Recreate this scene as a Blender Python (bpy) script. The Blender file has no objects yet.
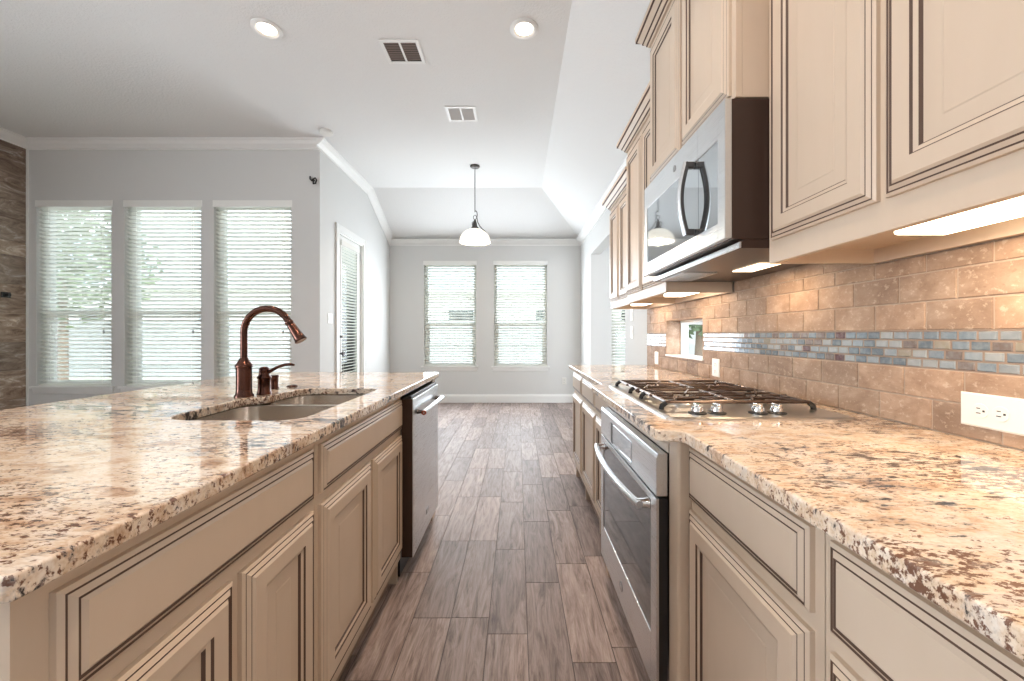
import bpy, bmesh, math, random
from mathutils import Vector, Matrix
random.seed(7)
C = bpy.context.scene.collection
S = bpy.context.scene

# ------------------------------------------------------------------ camera
EYE = 1.16
cam_d = bpy.data.cameras.new('camera'); cam = bpy.data.objects.new('camera', cam_d); C.objects.link(cam)
cam_d.sensor_width = 36.0; cam_d.lens = 398.0 / 1024.0 * 36.0
cam_d.shift_x = -5.5 / 1024.0; cam_d.shift_y = -5.5 / 1024.0
cam_d.clip_start = 0.01
cam.location = (0, 0, EYE); cam.rotation_euler = (math.pi / 2, 0, 0)
S.camera = cam

# ------------------------------------------------------------------ world, sun, exposure
S.view_settings.view_transform = 'Standard'; S.view_settings.look = 'None'
S.view_settings.gamma = 1.0; S.view_settings.use_curve_mapping = False
S.view_settings.exposure = 0.45
S.cycles.use_denoising = True
S.cycles.max_bounces = 10; S.cycles.diffuse_bounces = 6; S.cycles.glossy_bounces = 5; S.cycles.transparent_max_bounces = 16
S.cycles.sample_clamp_indirect = 6.0
S.cycles.caustics_reflective = False; S.cycles.caustics_refractive = False
W = bpy.data.worlds.new('sky'); S.world = W; W.use_nodes = True
wn = W.node_tree.nodes; wl = W.node_tree.links
bg = wn['Background']
tc = wn.new('ShaderNodeTexCoord'); sp = wn.new('ShaderNodeSeparateXYZ'); rp = wn.new('ShaderNodeValToRGB')
wl.new(tc.outputs['Generated'], sp.inputs[0]); mr = wn.new('ShaderNodeMapRange'); mr.inputs[1].default_value = -1.0; mr.inputs[2].default_value = 1.0
wl.new(sp.outputs['Z'], mr.inputs[0]); wl.new(mr.outputs[0], rp.inputs[0]); wl.new(rp.outputs[0], bg.inputs[0])
rp.color_ramp.elements[0].position = 0.5; rp.color_ramp.elements[0].color = (0.93, 0.96, 1.0, 1)
rp.color_ramp.elements[1].position = 0.9; rp.color_ramp.elements[1].color = (0.72, 0.86, 1.0, 1)
bg.inputs[1].default_value = 4.8
sd = bpy.data.lights.new('sun', 'SUN'); sd.energy = 6; sd.angle = 0.01; sd.color = (1.0, 0.95, 0.88)
sun = bpy.data.objects.new('sun', sd); C.objects.link(sun)
sun.rotation_euler = Vector((-1.0, 0.12, -0.95)).to_track_quat('-Z', 'Y').to_euler()

def area(name, loc, direction, sx, sy, power, color):
    d = bpy.data.lights.new(name, 'AREA'); d.shape = 'RECTANGLE'; d.size = sx; d.size_y = sy
    d.energy = power; d.color = color
    o = bpy.data.objects.new(name, d); C.objects.link(o); o.location = loc
    o.rotation_euler = Vector(direction).to_track_quat('-Z', 'Y').to_euler()
    return o

# daylight lamps inside the nook windows, plus two unseen lamps added as fill
SKY = (0.84, 0.92, 1.0)
for nm, loc, dr, sx, sz, pw in (
        ('daylight_nook', (-1.16, 6.75, 1.52), (0, -1, -0.02), 0.85, 1.7, 32), ('daylight_nook', (0.05, 6.75, 1.52), (0, -1, -0.02), 0.85, 1.7, 32),
        ('fill_dining', (2.25, 0.75, 1.6), (0, 1, 0.05), 1.4, 1.5, 75),  # added lamp inside the dining room, brightens the opening's far jamb
        ('fill_side', (-6.3, -0.9, 1.6), (1, -0.4, 0.75), 2.3, 2.1, 215)):  # added lamp outside the left wall, tilted up to brighten the ceiling
    area(nm, loc, dr, sx, sz, pw, SKY)

# ------------------------------------------------------------------ materials
def mat(name, color=(0.8, 0.8, 0.8), rough=0.5, metal=0.0, spec=0.5, emit=None, estr=0.0):
    m = bpy.data.materials.new(name); m.use_nodes = True
    b = m.node_tree.nodes['Principled BSDF']
    b.inputs['Base Color'].default_value = (*color, 1); b.inputs['Roughness'].default_value = rough
    b.inputs['Metallic'].default_value = metal; b.inputs['Specular IOR Level'].default_value = spec
    if emit:
        b.inputs['Emission Color'].default_value = (*emit, 1); b.inputs['Emission Strength'].default_value = estr
    return m

class NT:
    """small helper around a material's node tree"""
    def __init__(s, m):
        s.m = m; s.t = m.node_tree; s.n = s.t.nodes; s.b = s.n['Principled BSDF']
    def new(s, typ, **kw):
        nd = s.n.new(typ)
        for k, v in kw.items():
            if k in nd.inputs: s.set(nd.inputs[k], v)
            else: setattr(nd, k, v)
        return nd
    def set(s, sock, v):
        if isinstance(v, bpy.types.NodeSocket): s.t.links.new(v, sock)
        else: sock.default_value = v
    def coords(s, scale=(1, 1, 1), rot=(0, 0, 0), loc=(0, 0, 0)):
        g = s.new('ShaderNodeNewGeometry'); mp = s.new('ShaderNodeMapping')
        s.t.links.new(g.outputs['Position'], mp.inputs['Vector'])
        mp.inputs['Scale'].default_value = scale; mp.inputs['Rotation'].default_value = rot; mp.inputs['Location'].default_value = loc
        return mp.outputs[0]
    def noise(s, vec, scale, detail=4, rough=0.55, dist=0.0):
        nd = s.new('ShaderNodeTexNoise'); s.t.links.new(vec, nd.inputs['Vector'])
        nd.inputs['Scale'].default_value = scale; nd.inputs['Detail'].default_value = detail
        nd.inputs['Roughness'].default_value = rough; nd.inputs['Distortion'].default_value = dist
        return nd.outputs['Fac']
    def ramp(s, fac, stops):
        nd = s.new('ShaderNodeValToRGB'); s.t.links.new(fac, nd.inputs[0])
        e = nd.color_ramp.elements
        while len(e) < len(stops): e.new(0.5)
        for i, (p, c) in enumerate(stops):
            e[i].position = p; e[i].color = (c, c, c, 1) if isinstance(c, (int, float)) else (*c, 1)
        return nd.outputs[0]
    def mix(s, fac, a, b, mode='MIX'):
        nd = s.new('ShaderNodeMix', data_type='RGBA', blend_type=mode)
        s.set(nd.inputs[0], fac)
        for sock, v in ((nd.inputs[6], a), (nd.inputs[7], b)):
            s.set(sock, (*v, 1) if isinstance(v, tuple) else v)
        return nd.outputs[2]
    def math(s, op, a, b=0.0):
        nd = s.new('ShaderNodeMath', operation=op); s.set(nd.inputs[0], a); s.set(nd.inputs[1], b); return nd.outputs[0]
    def island(s):
        return s.new('ShaderNodeNewGeometry').outputs['Random Per Island']
    def bump(s, h, strength=0.3, dist=0.002):
        nd = s.new('ShaderNodeBump'); s.t.links.new(h, nd.inputs['Height'])
        nd.inputs['Strength'].default_value = strength; nd.inputs['Distance'].default_value = dist
        s.t.links.new(nd.outputs[0], s.b.inputs['Normal'])
    def color(s, c): s.t.links.new(c, s.b.inputs['Base Color'])

M = {}
M['wall'] = mat('wall_paint', (0.66, 0.66, 0.645), 0.75)
n = NT(M['wall']); n.bump(n.noise(n.coords(), 160, 3), 0.12, 0.002)
M['ceiling'] = mat('ceiling_paint', (0.78, 0.78, 0.77), 0.85)
n = NT(M['ceiling']); n.bump(n.ramp(n.noise(n.coords(), 70, 4), [(0.42, 0.0), (0.6, 1.0)]), 0.35, 0.004)
M['trim'] = mat('white_trim', (0.82, 0.82, 0.80), 0.4)
M['plastic'] = mat('white_plastic', (0.78, 0.77, 0.73), 0.35)
M['plastic_dark'] = mat('dark_slot', (0.03, 0.03, 0.03), 0.5)
M['cab'] = mat('cream_cabinet_paint', (0.60, 0.515, 0.415), 0.38)
n = NT(M['cab']); n.color(n.mix(n.noise(n.coords((3, 3, 0.7)), 8, 4), (0.605, 0.492, 0.385), (0.565, 0.452, 0.345)))
M['glaze'] = mat('brown_glaze', (0.085, 0.046, 0.03), 0.55)
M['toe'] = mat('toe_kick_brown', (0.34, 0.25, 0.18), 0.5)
M['steel'] = mat('brushed_steel', (0.71, 0.725, 0.74), 0.30, 1.0)
n = NT(M['steel']); n.t.links.new(n.ramp(n.noise(n.coords((60, 1, 260)), 6, 3), [(0, 0.22), (1, 0.36)]), n.b.inputs['Roughness'])
M['steel_plate'] = mat('cooktop_steel', (0.66, 0.64, 0.62), 0.28, 1.0)
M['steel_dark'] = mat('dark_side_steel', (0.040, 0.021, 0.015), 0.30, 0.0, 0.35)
M['steel_sink'] = mat('sink_steel', (0.60, 0.54, 0.48), 0.27, 1.0)  # warm tint stands in for the cabinets reflected in the bowls
M['chrome'] = mat('chrome', (0.85, 0.85, 0.85), 0.08, 1.0)
M['black'] = mat('black_enamel', (0.012, 0.012, 0.013), 0.3)
M['glass_black'] = mat('dark_oven_glass', (0.16, 0.165, 0.17), 0.05, 0.85)
M['glass_micro'] = mat('mirror_dark_glass', (0.50, 0.53, 0.55), 0.04, 0.95)
M['iron'] = mat('cast_iron', (0.10, 0.066, 0.052), 0.24, 0.5)
M['bronze'] = mat('oil_rubbed_bronze', (0.17, 0.085, 0.06), 0.2, 0.9)
n = NT(M['bronze']); n.color(n.mix(n.noise(n.coords((1, 1, 1)), 22, 3), (0.035, 0.018, 0.015), (0.13, 0.055, 0.038)))
M['dark_metal'] = mat('dark_bronze_fixture', (0.10, 0.09, 0.085), 0.35, 0.8)
M['copper'] = mat('copper_red_badge', (0.42, 0.10, 0.05), 0.25, 0.8)
M['badge'] = mat('badge_grey', (0.38, 0.38, 0.39), 0.3, 0.7)
M['blind'] = mat('white_blind_slat', (0.86, 0.87, 0.83), 0.45)
n = NT(M['blind']); n.b.inputs['Specular IOR Level'].default_value = 0.3
tl = n.new('ShaderNodeBsdfTranslucent'); tl.inputs[0].default_value = (0.95, 0.94, 0.90, 1); mx = n.new('ShaderNodeMixShader'); mx.inputs[0].default_value = 0.62
n.t.links.new(n.b.outputs[0], mx.inputs[1]); n.t.links.new(tl.outputs[0], mx.inputs[2]); n.t.links.new(mx.outputs[0], n.n['Material Output'].inputs[0])
M['valance'] = mat('white_valance', (0.84, 0.84, 0.81), 0.45)
M['shade'] = mat('alabaster_glass_shade', (0.90, 0.87, 0.80), 0.35, emit=(1.0, 0.90, 0.74), estr=0.55)
M['bulb'] = mat('lit_bulb', (1, 1, 1), 0.4, emit=(1.0, 0.86, 0.66), estr=14)
M['downlight'] = mat('lit_downlight_lens', (1, 1, 1), 0.4, emit=(1.0, 0.80, 0.62), estr=7)
M['undercab'] = mat('lit_undercabinet_lens', (1, 1, 1), 0.4, emit=(1.0, 0.80, 0.58), estr=6)
M['micro_lens'] = mat('lit_hood_lens', (1, 1, 1), 0.4, emit=(1.0, 0.74, 0.46), estr=3)
M['louver_dark'] = mat('dark_grille', (0.03, 0.022, 0.02), 0.6)
M['louver_brown'] = mat('brown_grille', (0.20, 0.155, 0.135), 0.6)
M['louver_pale'] = mat('pale_grille', (0.60, 0.60, 0.59), 0.6)
M['louver_grey'] = mat('grey_grille', (0.42, 0.42, 0.41), 0.6)

def make_granite():
    m = mat('granite', rough=0.045, spec=0.9); n = NT(m)
    R_ = (0, 0, math.radians(20))
    v = n.coords((0.70, 1.25, 1.0), R_)
    base = n.ramp(n.noise(v, 16, 7, 0.68, 0.4), [(0.31, (0.38, 0.24, 0.15)), (0.40, (0.64, 0.47, 0.34)), (0.48, (0.78, 0.65, 0.51)), (0.62, (0.84, 0.76, 0.67))])
    fine = n.ramp(n.noise(v, 150, 3), [(0.36, (0.80, 0.70, 0.60)), (0.60, (1.0, 1.0, 1.0))])
    col = n.mix(0.7, base, fine, 'MULTIPLY')
    q = n.ramp(n.noise(n.coords((0.6, 1.4, 1), R_, (3, 1, 0)), 9, 6, 0.62, 0.6), [(0.60, 0.0), (0.68, 0.7)])
    col = n.mix(q, col, (0.60, 0.56, 0.51))
    # reddish brown flecks, gathered in drifts
    drift = n.ramp(n.noise(n.coords((0.7, 1.2, 1), R_, (5, 2, 1)), 4.0, 4), [(0.36, 0.0), (0.70, 1.0)])
    fl = n.math('ADD', n.noise(v, 98, 6, 0.68, 0.2), n.math('MULTIPLY', drift, 0.155))
    col = n.mix(n.ramp(fl, [(0.60, 0.0), (0.66, 0.92)]), col, (0.125, 0.045, 0.024))
    # black mica with grey halos
    d2 = n.ramp(n.noise(n.coords((0.8, 1, 1), R_, (9, 4, 2)), 3.6, 3), [(0.46, 0.0), (0.72, 1.0)])
    bl = n.math('ADD', n.noise(n.coords((0.52, 1.5, 1), R_, (2, 7, 0)), 36, 7, 0.68, 0.3), n.math('MULTIPLY', d2, 0.17))
    col = n.mix(n.ramp(bl, [(0.58, 0.0), (0.66, 0.55)]), col, (0.40, 0.345, 0.31))
    col = n.mix(n.ramp(bl, [(0.645, 0.0), (0.685, 0.95)]), col, (0.03, 0.026, 0.028))
    n.color(col)
    return m
M['granite'] = make_granite()

def make_floor():
    m = mat('wood_look_plank', rough=0.5, spec=0.35); n = NT(m)
    r = n.island()
    off = n.new('ShaderNodeCombineXYZ'); n.set(off.inputs[0], n.math('MULTIPLY', r, 37.0)); n.set(off.inputs[1], n.math('MULTIPLY', r, 91.0))
    va = n.new('ShaderNodeVectorMath', operation='ADD'); g = n.new('ShaderNodeNewGeometry')
    n.t.links.new(g.outputs['Position'], va.inputs[0]); n.t.links.new(off.outputs[0], va.inputs[1])
    mp = n.new('ShaderNodeMapping'); n.t.links.new(va.outputs[0], mp.inputs[0]); mp.inputs['Scale'].default_value = (7, 0.75, 1)
    grain = n.noise(mp.outputs[0], 4, 8, 0.68, 1.6)
    mp2 = n.new('ShaderNodeMapping'); n.t.links.new(va.outputs[0], mp2.inputs[0]); mp2.inputs['Scale'].default_value = (60, 3, 1)
    g2 = n.noise(mp2.outputs[0], 4, 4, 0.6, 0.4)
    col = n.ramp(grain, [(0.30, (0.095, 0.068, 0.060)), (0.41, (0.215, 0.165, 0.147)), (0.55, (0.335, 0.270, 0.246)), (0.75, (0.45, 0.385, 0.355))])
    col = n.mix(0.45, col, n.ramp(g2, [(0.35, 0.55), (0.6, 1.0)]), 'MULTIPLY')
    tone = n.ramp(r, [(0.0, (0.74, 0.72, 0.72)), (0.5, (1.0, 0.985, 0.975)), (1.0, (1.30, 1.27, 1.25))])
    n.color(n.mix(1.0, col, tone, 'MULTIPLY'))
    n.bump(g2, 0.12, 0.001)
    return m
M['floor'] = make_floor()
M['floor_grout'] = mat('floor_grout', (0.115, 0.098, 0.09), 0.85)

def make_travertine():
    m = mat('travertine_tile', rough=0.62, spec=0.3); n = NT(m)
    r = n.island(); v = n.coords((1, 0.6, 1))
    a = n.noise(v, 14, 6, 0.65, 0.4)
    col = n.ramp(a, [(0.3, (0.25, 0.165, 0.115)), (0.5, (0.355, 0.25, 0.18)), (0.68, (0.46, 0.345, 0.26))])
    tone = n.ramp(r, [(0.0, (0.80, 0.78, 0.77)), (0.5, (1, 0.99, 0.97)), (1.0, (1.16, 1.10, 1.04))])
    col = n.mix(1.0, col, tone, 'MULTIPLY')
    p = n.noise(n.coords((1, 0.8, 1)), 75, 4, 0.7)
    col = n.mix(n.ramp(p, [(0.56, 0.0), (0.66, 0.55)]), col, (0.60, 0.48, 0.37))
    col = n.mix(n.ramp(p, [(0.30, 0.5), (0.38, 0.0)]), col, (0.24, 0.15, 0.10))
    n.color(col); n.bump(p, 0.5, 0.002)
    return m
M['travertine'] = make_travertine()
M['mosaic_grout'] = mat('brown_grout', (0.26, 0.19, 0.145), 0.7)
M['grout'] = mat('sand_grout', (0.46, 0.36, 0.28), 0.85)

def make_mosaic():
    m = mat('glass_mosaic', rough=0.10, spec=0.8); n = NT(m)
    r = n.island()
    st = n.ramp(r, [(0.0, (0.14, 0.175, 0.205)), (0.26, (0.27, 0.305, 0.33)), (0.48, (0.19, 0.235, 0.275)), (0.66, (0.36, 0.38, 0.38)), (0.80, (0.18, 0.14, 0.125)), (0.89, (0.11, 0.045, 0.05)), (0.95, (0.32, 0.28, 0.22))])
    for nd in n.n:
        if nd.type == 'VALTORGB': nd.color_ramp.interpolation = 'CONSTANT'
    nz = n.noise(n.coords((1, 1, 1)), 60, 3)
    n.color(n.mix(n.ramp(nz, [(0.4, 0.0), (0.7, 0.3)]), st, (0.50, 0.52, 0.52)))
    n.b.inputs['Metallic'].default_value = 0.25
    return m
M['mosaic'] = make_mosaic()

def make_stone():
    m = mat('brown_stone_tile', rough=0.6, spec=0.3); n = NT(m)
    r = n.island(); off = n.new('ShaderNodeCombineXYZ'); n.set(off.inputs[1], n.math('MULTIPLY', r, 23.0))
    va = n.new('ShaderNodeVectorMath', operation='ADD'); g = n.new('ShaderNodeNewGeometry')
    n.t.links.new(g.outputs['Position'], va.inputs[0]); n.t.links.new(off.outputs[0], va.inputs[1])
    mp = n.new('ShaderNodeMapping'); n.t.links.new(va.outputs[0], mp.inputs[0]); mp.inputs['Scale'].default_value = (1, 1.0, 3.2)
    a = n.noise(mp.outputs[0], 3.4, 9, 0.70, 1.4)
    col = n.ramp(a, [(0.30, (0.09, 0.058, 0.042)), (0.43, (0.23, 0.165, 0.125)), (0.56, (0.36, 0.285, 0.225)), (0.68, (0.66, 0.60, 0.53))])
    tone = n.ramp(r, [(0.0, (0.75, 0.74, 0.74)), (1.0, (1.25, 1.2, 1.15))])
    n.color(n.mix(1.0, col, tone, 'MULTIPLY'))
    return m
M['stone'] = make_stone()

def make_glass():
    m = bpy.data.materials.new('window_glass'); m.use_nodes = True; t = m.node_tree
    for nd in list(t.nodes): t.nodes.remove(nd)
    o = t.nodes.new('ShaderNodeOutputMaterial'); mx = t.nodes.new('ShaderNodeMixShader')
    tr = t.nodes.new('ShaderNodeBsdfTransparent'); gl = t.nodes.new('ShaderNodeBsdfGlossy'); fr = t.nodes.new('ShaderNodeFresnel')
    gl.inputs['Roughness'].default_value = 0.02; fr.inputs[0].default_value = 1.3
    tr.inputs[0].default_value = (0.95, 0.98, 0.97, 1)
    t.links.new(fr.outputs[0], mx.inputs[0]); t.links.new(tr.outputs[0], mx.inputs[1]); t.links.new(gl.outputs[0], mx.inputs[2]); t.links.new(mx.outputs[0], o.inputs[0])
    return m
M['glass'] = make_glass()

M['concrete'] = mat('patio_concrete', (0.55, 0.54, 0.51), 0.8)
n = NT(M['concrete']); n.color(n.mix(n.noise(n.coords(), 6, 5), (0.50, 0.49, 0.46), (0.62, 0.61, 0.58)))
M['lawn'] = mat('lawn', (0.16, 0.24, 0.07), 0.9)
n = NT(M['lawn']); n.color(n.mix(n.noise(n.coords(), 12, 5), (0.27, 0.27, 0.22), (0.38, 0.38, 0.32)))
M['fence'] = mat('fence_wood', (0.40, 0.32, 0.27), 0.8)
n = NT(M['fence']); n.color(n.mix(n.noise(n.coords((6, 6, 1)), 5, 4), (0.36, 0.36, 0.37), (0.48, 0.47, 0.47)))
M['brick'] = mat('pale_brick', (0.6, 0.5, 0.44), 0.85)
n = NT(M['brick'])
bt = n.new('ShaderNodeTexBrick'); n.t.links.new(n.coords((1, 1, 1), (math.pi / 2, 0, 0)), bt.inputs[0])
bt.inputs['Color1'].default_value = (0.74, 0.70, 0.66, 1); bt.inputs['Color2'].default_value = (0.64, 0.60, 0.56, 1); bt.inputs['Mortar'].default_value = (0.72, 0.70, 0.67, 1)
bt.inputs['Scale'].default_value = 4.5; n.color(bt.outputs[0])
M['shingle'] = mat('roof_shingle', (0.30, 0.33, 0.37), 0.85)
n = NT(M['shingle']); n.color(n.mix(n.noise(n.coords((3, 10, 10)), 3, 4), (0.24, 0.27, 0.31), (0.40, 0.43, 0.47)))
M['leaf'] = mat('tree_leaf', (0.14, 0.24, 0.07), 0.7)
n = NT(M['leaf']); n.color(n.mix(n.noise(n.coords(), 3, 4), (0.07, 0.10, 0.045), (0.17, 0.21, 0.11)))
M['bark'] = mat('tree_bark', (0.16, 0.11, 0.08), 0.9)
M['patio_white'] = mat('patio_post_paint', (0.8, 0.79, 0.76), 0.6)

# ------------------------------------------------------------------ mesh builder
class MB:
    def __init__(s): s.v = []; s.f = []; s.mi = []; s.T = None
    def add(s, verts, faces, m=0):
        k = len(s.v)
        s.v += [s.T(*p) if s.T else tuple(p) for p in verts]
        for f in faces: s.f.append([k + i for i in f]); s.mi.append(m)
        return s
    def box(s, x0, x1, y0, y1, z0, z1, m=0):
        p = [(x, y, z) for x in (x0, x1) for y in (y0, y1) for z in (z0, z1)]
        return s.add(p, [(0, 1, 3, 2), (4, 6, 7, 5), (0, 4, 5, 1), (2, 3, 7, 6), (0, 2, 6, 4), (1, 5, 7, 3)], m)
    def loft(s, rings, m=0, caps=True, mats=None):
        nn = len(rings[0]); v = [p for r in rings for p in r]; k = len(s.v)
        s.v += [s.T(*p) if s.T else tuple(p) for p in v]
        for i in range(len(rings) - 1):
            mm = mats[i] if mats else m
            for j in range(nn):
                s.f.append([k + i * nn + j, k + i * nn + (j + 1) % nn, k + (i + 1) * nn + (j + 1) % nn, k + (i + 1) * nn + j]); s.mi.append(mm)
        if caps:
            s.f.append([k + j for j in range(nn)][::-1]); s.mi.append(m)
            s.f.append([k + (len(rings) - 1) * nn + j for j in range(nn)]); s.mi.append(m)
        return s
    def lathe(s, prof, c=(0, 0, 0), axis='z', seg=28, m=0, mats=None, caps=True):
        def pt(r, h, a):
            x, y = r * math.cos(a), r * math.sin(a)
            d = {'z': (x, y, h), 'x': (h, x, y), 'y': (x, h, y)}[axis]
            return (c[0] + d[0], c[1] + d[1], c[2] + d[2])
        rings = [[pt(max(r, 1e-4), h, 2 * math.pi * j / seg) for j in range(seg)] for r, h in prof]
        return s.loft(rings, m, caps, mats)
    def tube(s, pts, rad, seg=12, m=0):
        pts = [Vector(p) for p in pts]; rads = rad if isinstance(rad, (list, tuple)) else [rad] * len(pts)
        rings = []; up = None
        for i, p in enumerate(pts):
            d = (pts[min(i + 1, len(pts) - 1)] - pts[max(i - 1, 0)]).normalized()
            if up is None:
                up = Vector((0, 0, 1)) if abs(d.z) < 0.9 else Vector((0, 1, 0))
            a = d.cross(up).normalized(); up = a.cross(d).normalized()
            rings.append([tuple(p + (a * math.cos(t) + up * math.sin(t)) * rads[i]) for t in (2 * math.pi * j / seg for j in range(seg))])
        return s.loft(rings, m)
    def prism(s, poly, axis, a0, a1, m=0):
        """poly in the two other axes (in xyz order), extruded along axis"""
        def pt(p, a):
            if axis == 'x': return (a, p[0], p[1])
            if axis == 'y': return (p[0], a, p[1])
            return (p[0], p[1], a)
        return s.loft([[pt(p, a0) for p in poly], [pt(p, a1) for p in poly]], m)
    def sweep(s, path, prof, m=0, left=True):
        """closed profile of (out, z) swept along an open xy path, out = left or right of travel; mitred"""
        rings = []
        P = [Vector(p) for p in path]
        def nrm(a, b):
            d = (b - a).normalized(); return Vector((-d.y, d.x)) if left else Vector((d.y, -d.x))
        for i, p in enumerate(P):
            if i == 0: o = nrm(P[0], P[1])
            elif i == len(P) - 1: o = nrm(P[-2], P[-1])
            else:
                n1 = nrm(P[i - 1], p); n2 = nrm(p, P[i + 1]); o = (n1 + n2); o = o / o.dot(n1)
            rings.append([(p.x + o.x * u, p.y + o.y * u, z) for u, z in prof])
        return s.loft(rings, m)
    def build(s, name, mats, parent=None, bevel=0.0, smooth=False, segs=2):
        me = bpy.data.meshes.new(name)
        off = Vector((0, 0, 0))
        q = parent
        while q is not None: off += q.location; q = q.parent
        me.from_pydata([tuple(Vector(p) - off) for p in s.v], [], s.f)
        for k in (mats if isinstance(mats, (list, tuple)) else [mats]): me.materials.append(M[k])
        for p, i in zip(me.polygons, s.mi): p.material_index = i; p.use_smooth = smooth
        bm = bmesh.new(); bm.from_mesh(me)
        bmesh.ops.recalc_face_normals(bm, faces=bm.faces); bm.to_mesh(me); bm.free()
        o = bpy.data.objects.new(name, me); C.objects.link(o)
        if parent: o.parent = parent
        if bevel:
            b = o.modifiers.new('edge', 'BEVEL'); b.width = bevel; b.segments = segs; b.limit_method = 'ANGLE'; b.angle_limit = 0.6
        if smooth:
            try: me.set_sharp_from_angle(angle=math.radians(40))
            except Exception: pass
        return o

def tag(o, label=None, cat=None, group=None, kind=None):
    if label: o['label'] = label
    if cat: o['category'] = cat
    if group: o['group'] = group
    if kind: o['kind'] = kind
    return o
def thing(name, loc, label, cat, group=None):
    o = bpy.data.objects.new(name, None); C.objects.link(o); o.location = loc; o.empty_display_size = 0.1
    return tag(o, label, cat, group)
def struct_empty(name, loc):
    o = bpy.data.objects.new(name, None); C.objects.link(o); o.location = loc; o.empty_display_size = 0.1
    o['kind'] = 'structure'; return o
def struct(name, mb, mats, **kw):
    o = mb.build(name, mats, **kw); o['kind'] = 'structure'; return o
def box(x0, x1, y0, y1, z0, z1): return MB().box(x0, x1, y0, y1, z0, z1)
def copy_tree(o, parent=None):
    c = o.copy(); C.objects.link(c)
    if parent: c.parent = parent
    for ch in list(o.children): copy_tree(ch, c)
    return c
def wall_cells(mb, plane, c0, c1, u0, u1, z0, z1, holes):
    """a wall slab with rectangular holes; plane 'x' or 'y', c0..c1 its thickness, u along it"""
    us = sorted({u0, u1, *[h[0] for h in holes], *[h[1] for h in holes]}); zs = sorted({z0, z1, *[h[2] for h in holes], *[h[3] for h in holes]})
    for a, b in zip(us, us[1:]):
        for p, q in zip(zs, zs[1:]):
            um, zm = (a + b) / 2, (p + q) / 2
            if any(h[0] < um < h[1] and h[2] < zm < h[3] for h in holes): continue
            if plane == 'x': mb.box(c0, c1, a, b, p, q)
            else: mb.box(a, b, c0, c1, p, q)
    return mb

# ------------------------------------------------------------------ room dimensions
XW = 1.08; XL = -2.19; XS = -5.42            # kitchen wall, breakfast nook wall, stone wall
YN = 6.83; YL = 4.41                          # nook far wall, living window wall
ZC = 3.308; ZE = 2.79                          # flat ceiling, low edge of the sloped ceiling
XF = 0.35; YF = 5.80                         # folds of the ceiling
YB = -2.6                                     # how far the room runs behind the camera
XD = 3.4                                      # far side of the dining room behind the kitchen wall

# floor: planks 0.148 x 0.61 over a grout bed
fl = MB()
fl.box(XS - 0.1, XD, YB, YN + 0.1, -0.12, -0.004, 1)
k0 = int((XS + 0.1165) / 0.1555) - 1; k1 = int((XD + 0.1165) / 0.1555) + 1
for k in range(k0, k1):
    x0 = -0.1165 + k * 0.1555; y = YB - random.random() * 0.61
    while y < YN + 0.05:
        a, b = max(y + 0.0016, YB), min(y + 0.61 - 0.0016, YN + 0.1)
        if b - a > 0.02 and x0 > XS - 0.1 and x0 + 0.1555 < XD: fl.box(x0 + 0.0017, x0 + 0.1538, a, b, -0.0035, 0.0)
        y += 0.61
struct('floor', fl, ['floor', 'floor_grout'])

# ceiling: flat part, two slopes, all 0.1 thick
ce = MB()
th = 0.12
def slab(pts): ce.loft([[(x, y, z) for x, y, z in pts], [(x, y, z + th) for x, y, z in pts]])
slab([(XS - 0.1, YB, ZC), (XF, YB, ZC), (XF, YL, ZC), (XS - 0.1, YL, ZC)])
slab([(XL, YL, ZC), (XF, YL, ZC), (XF, YF, ZC), (XL, YF, ZC)])
slab([(XL, YF, ZC), (XF, YF, ZC), (XW, YN, ZE), (XL, YN, ZE)])
slab([(XF, YB, ZC), (XW, YB, ZE), (XW, YN, ZE), (XF, YF, ZC)])
struct('ceiling', ce, 'ceiling')
dc = MB(); dc.box(XW + 0.14, XD, 0.6, YN - 0.95, 2.75, 2.85); struct('ceiling_dining', dc, 'ceiling')

# walls
NW = [(-1.605, -0.712, 0.628, 2.42), (-0.403, 0.506, 0.628, 2.42)]             # nook windows
LW = [(-5.33, -4.50, 0.595, 2.64), (-4.355, -3.507, 0.595, 2.64), (-3.363, -2.51, 0.595, 2.64)]
struct('wall_nook', wall_cells(MB(), 'y', YN, YN + 0.16, XL - 0.16, XW + 0.16, 0, ZE, NW), 'wall')
struct('wall_living', wall_cells(MB(), 'y', YL, YL + 0.16, XS - 0.1, XL - 0.16, 0, ZC, LW), 'wall')
DO = (4.865, 5.635, 0.0, 2.43)                                                    # patio door opening
wl_ = wall_cells(MB(), 'x', XL - 0.16, XL, YL, YN, 0, ZE, [DO])
wl_.prism([(YL, ZE), (YN, ZE), (YF, ZC), (YL, ZC)], 'x', XL - 0.16, XL)
struct('wall_left', wl_, 'wall')
OP = (3.999, 5.88, 0.0, 2.35)                                                     # opening to the dining room
PT = (2.29, 2.87, 1.01, 1.272)                                                     # pass-through in the backsplash
struct('wall_right', wall_cells(MB(), 'x', XW, XW + 0.14, YB, YN, 0, ZE, [OP, PT]), 'wall')
DW = [(1.39, 2.12, 0.62, 2.42), (2.40, 3.05, 0.62, 2.42)]                         # dining windows
struct('wall_dining', wall_cells(MB(), 'y', 5.88, 6.02, XW + 0.14, XD + 0.1, 0, 2.85, DW), 'wall')
dwl = MB(); dwl.box(XD, XD + 0.12, 0.6, 5.88, 0, 2.85); wall_cells(dwl, 'y', 0.48, 0.6, XW + 0.14, XD, 0, 2.85, [(1.5, 3.0, 0.8, 2.4)]); struct('wall_dining_side', dwl, 'wall')  # unseen rear opening added along with the dining fill lamp

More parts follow.
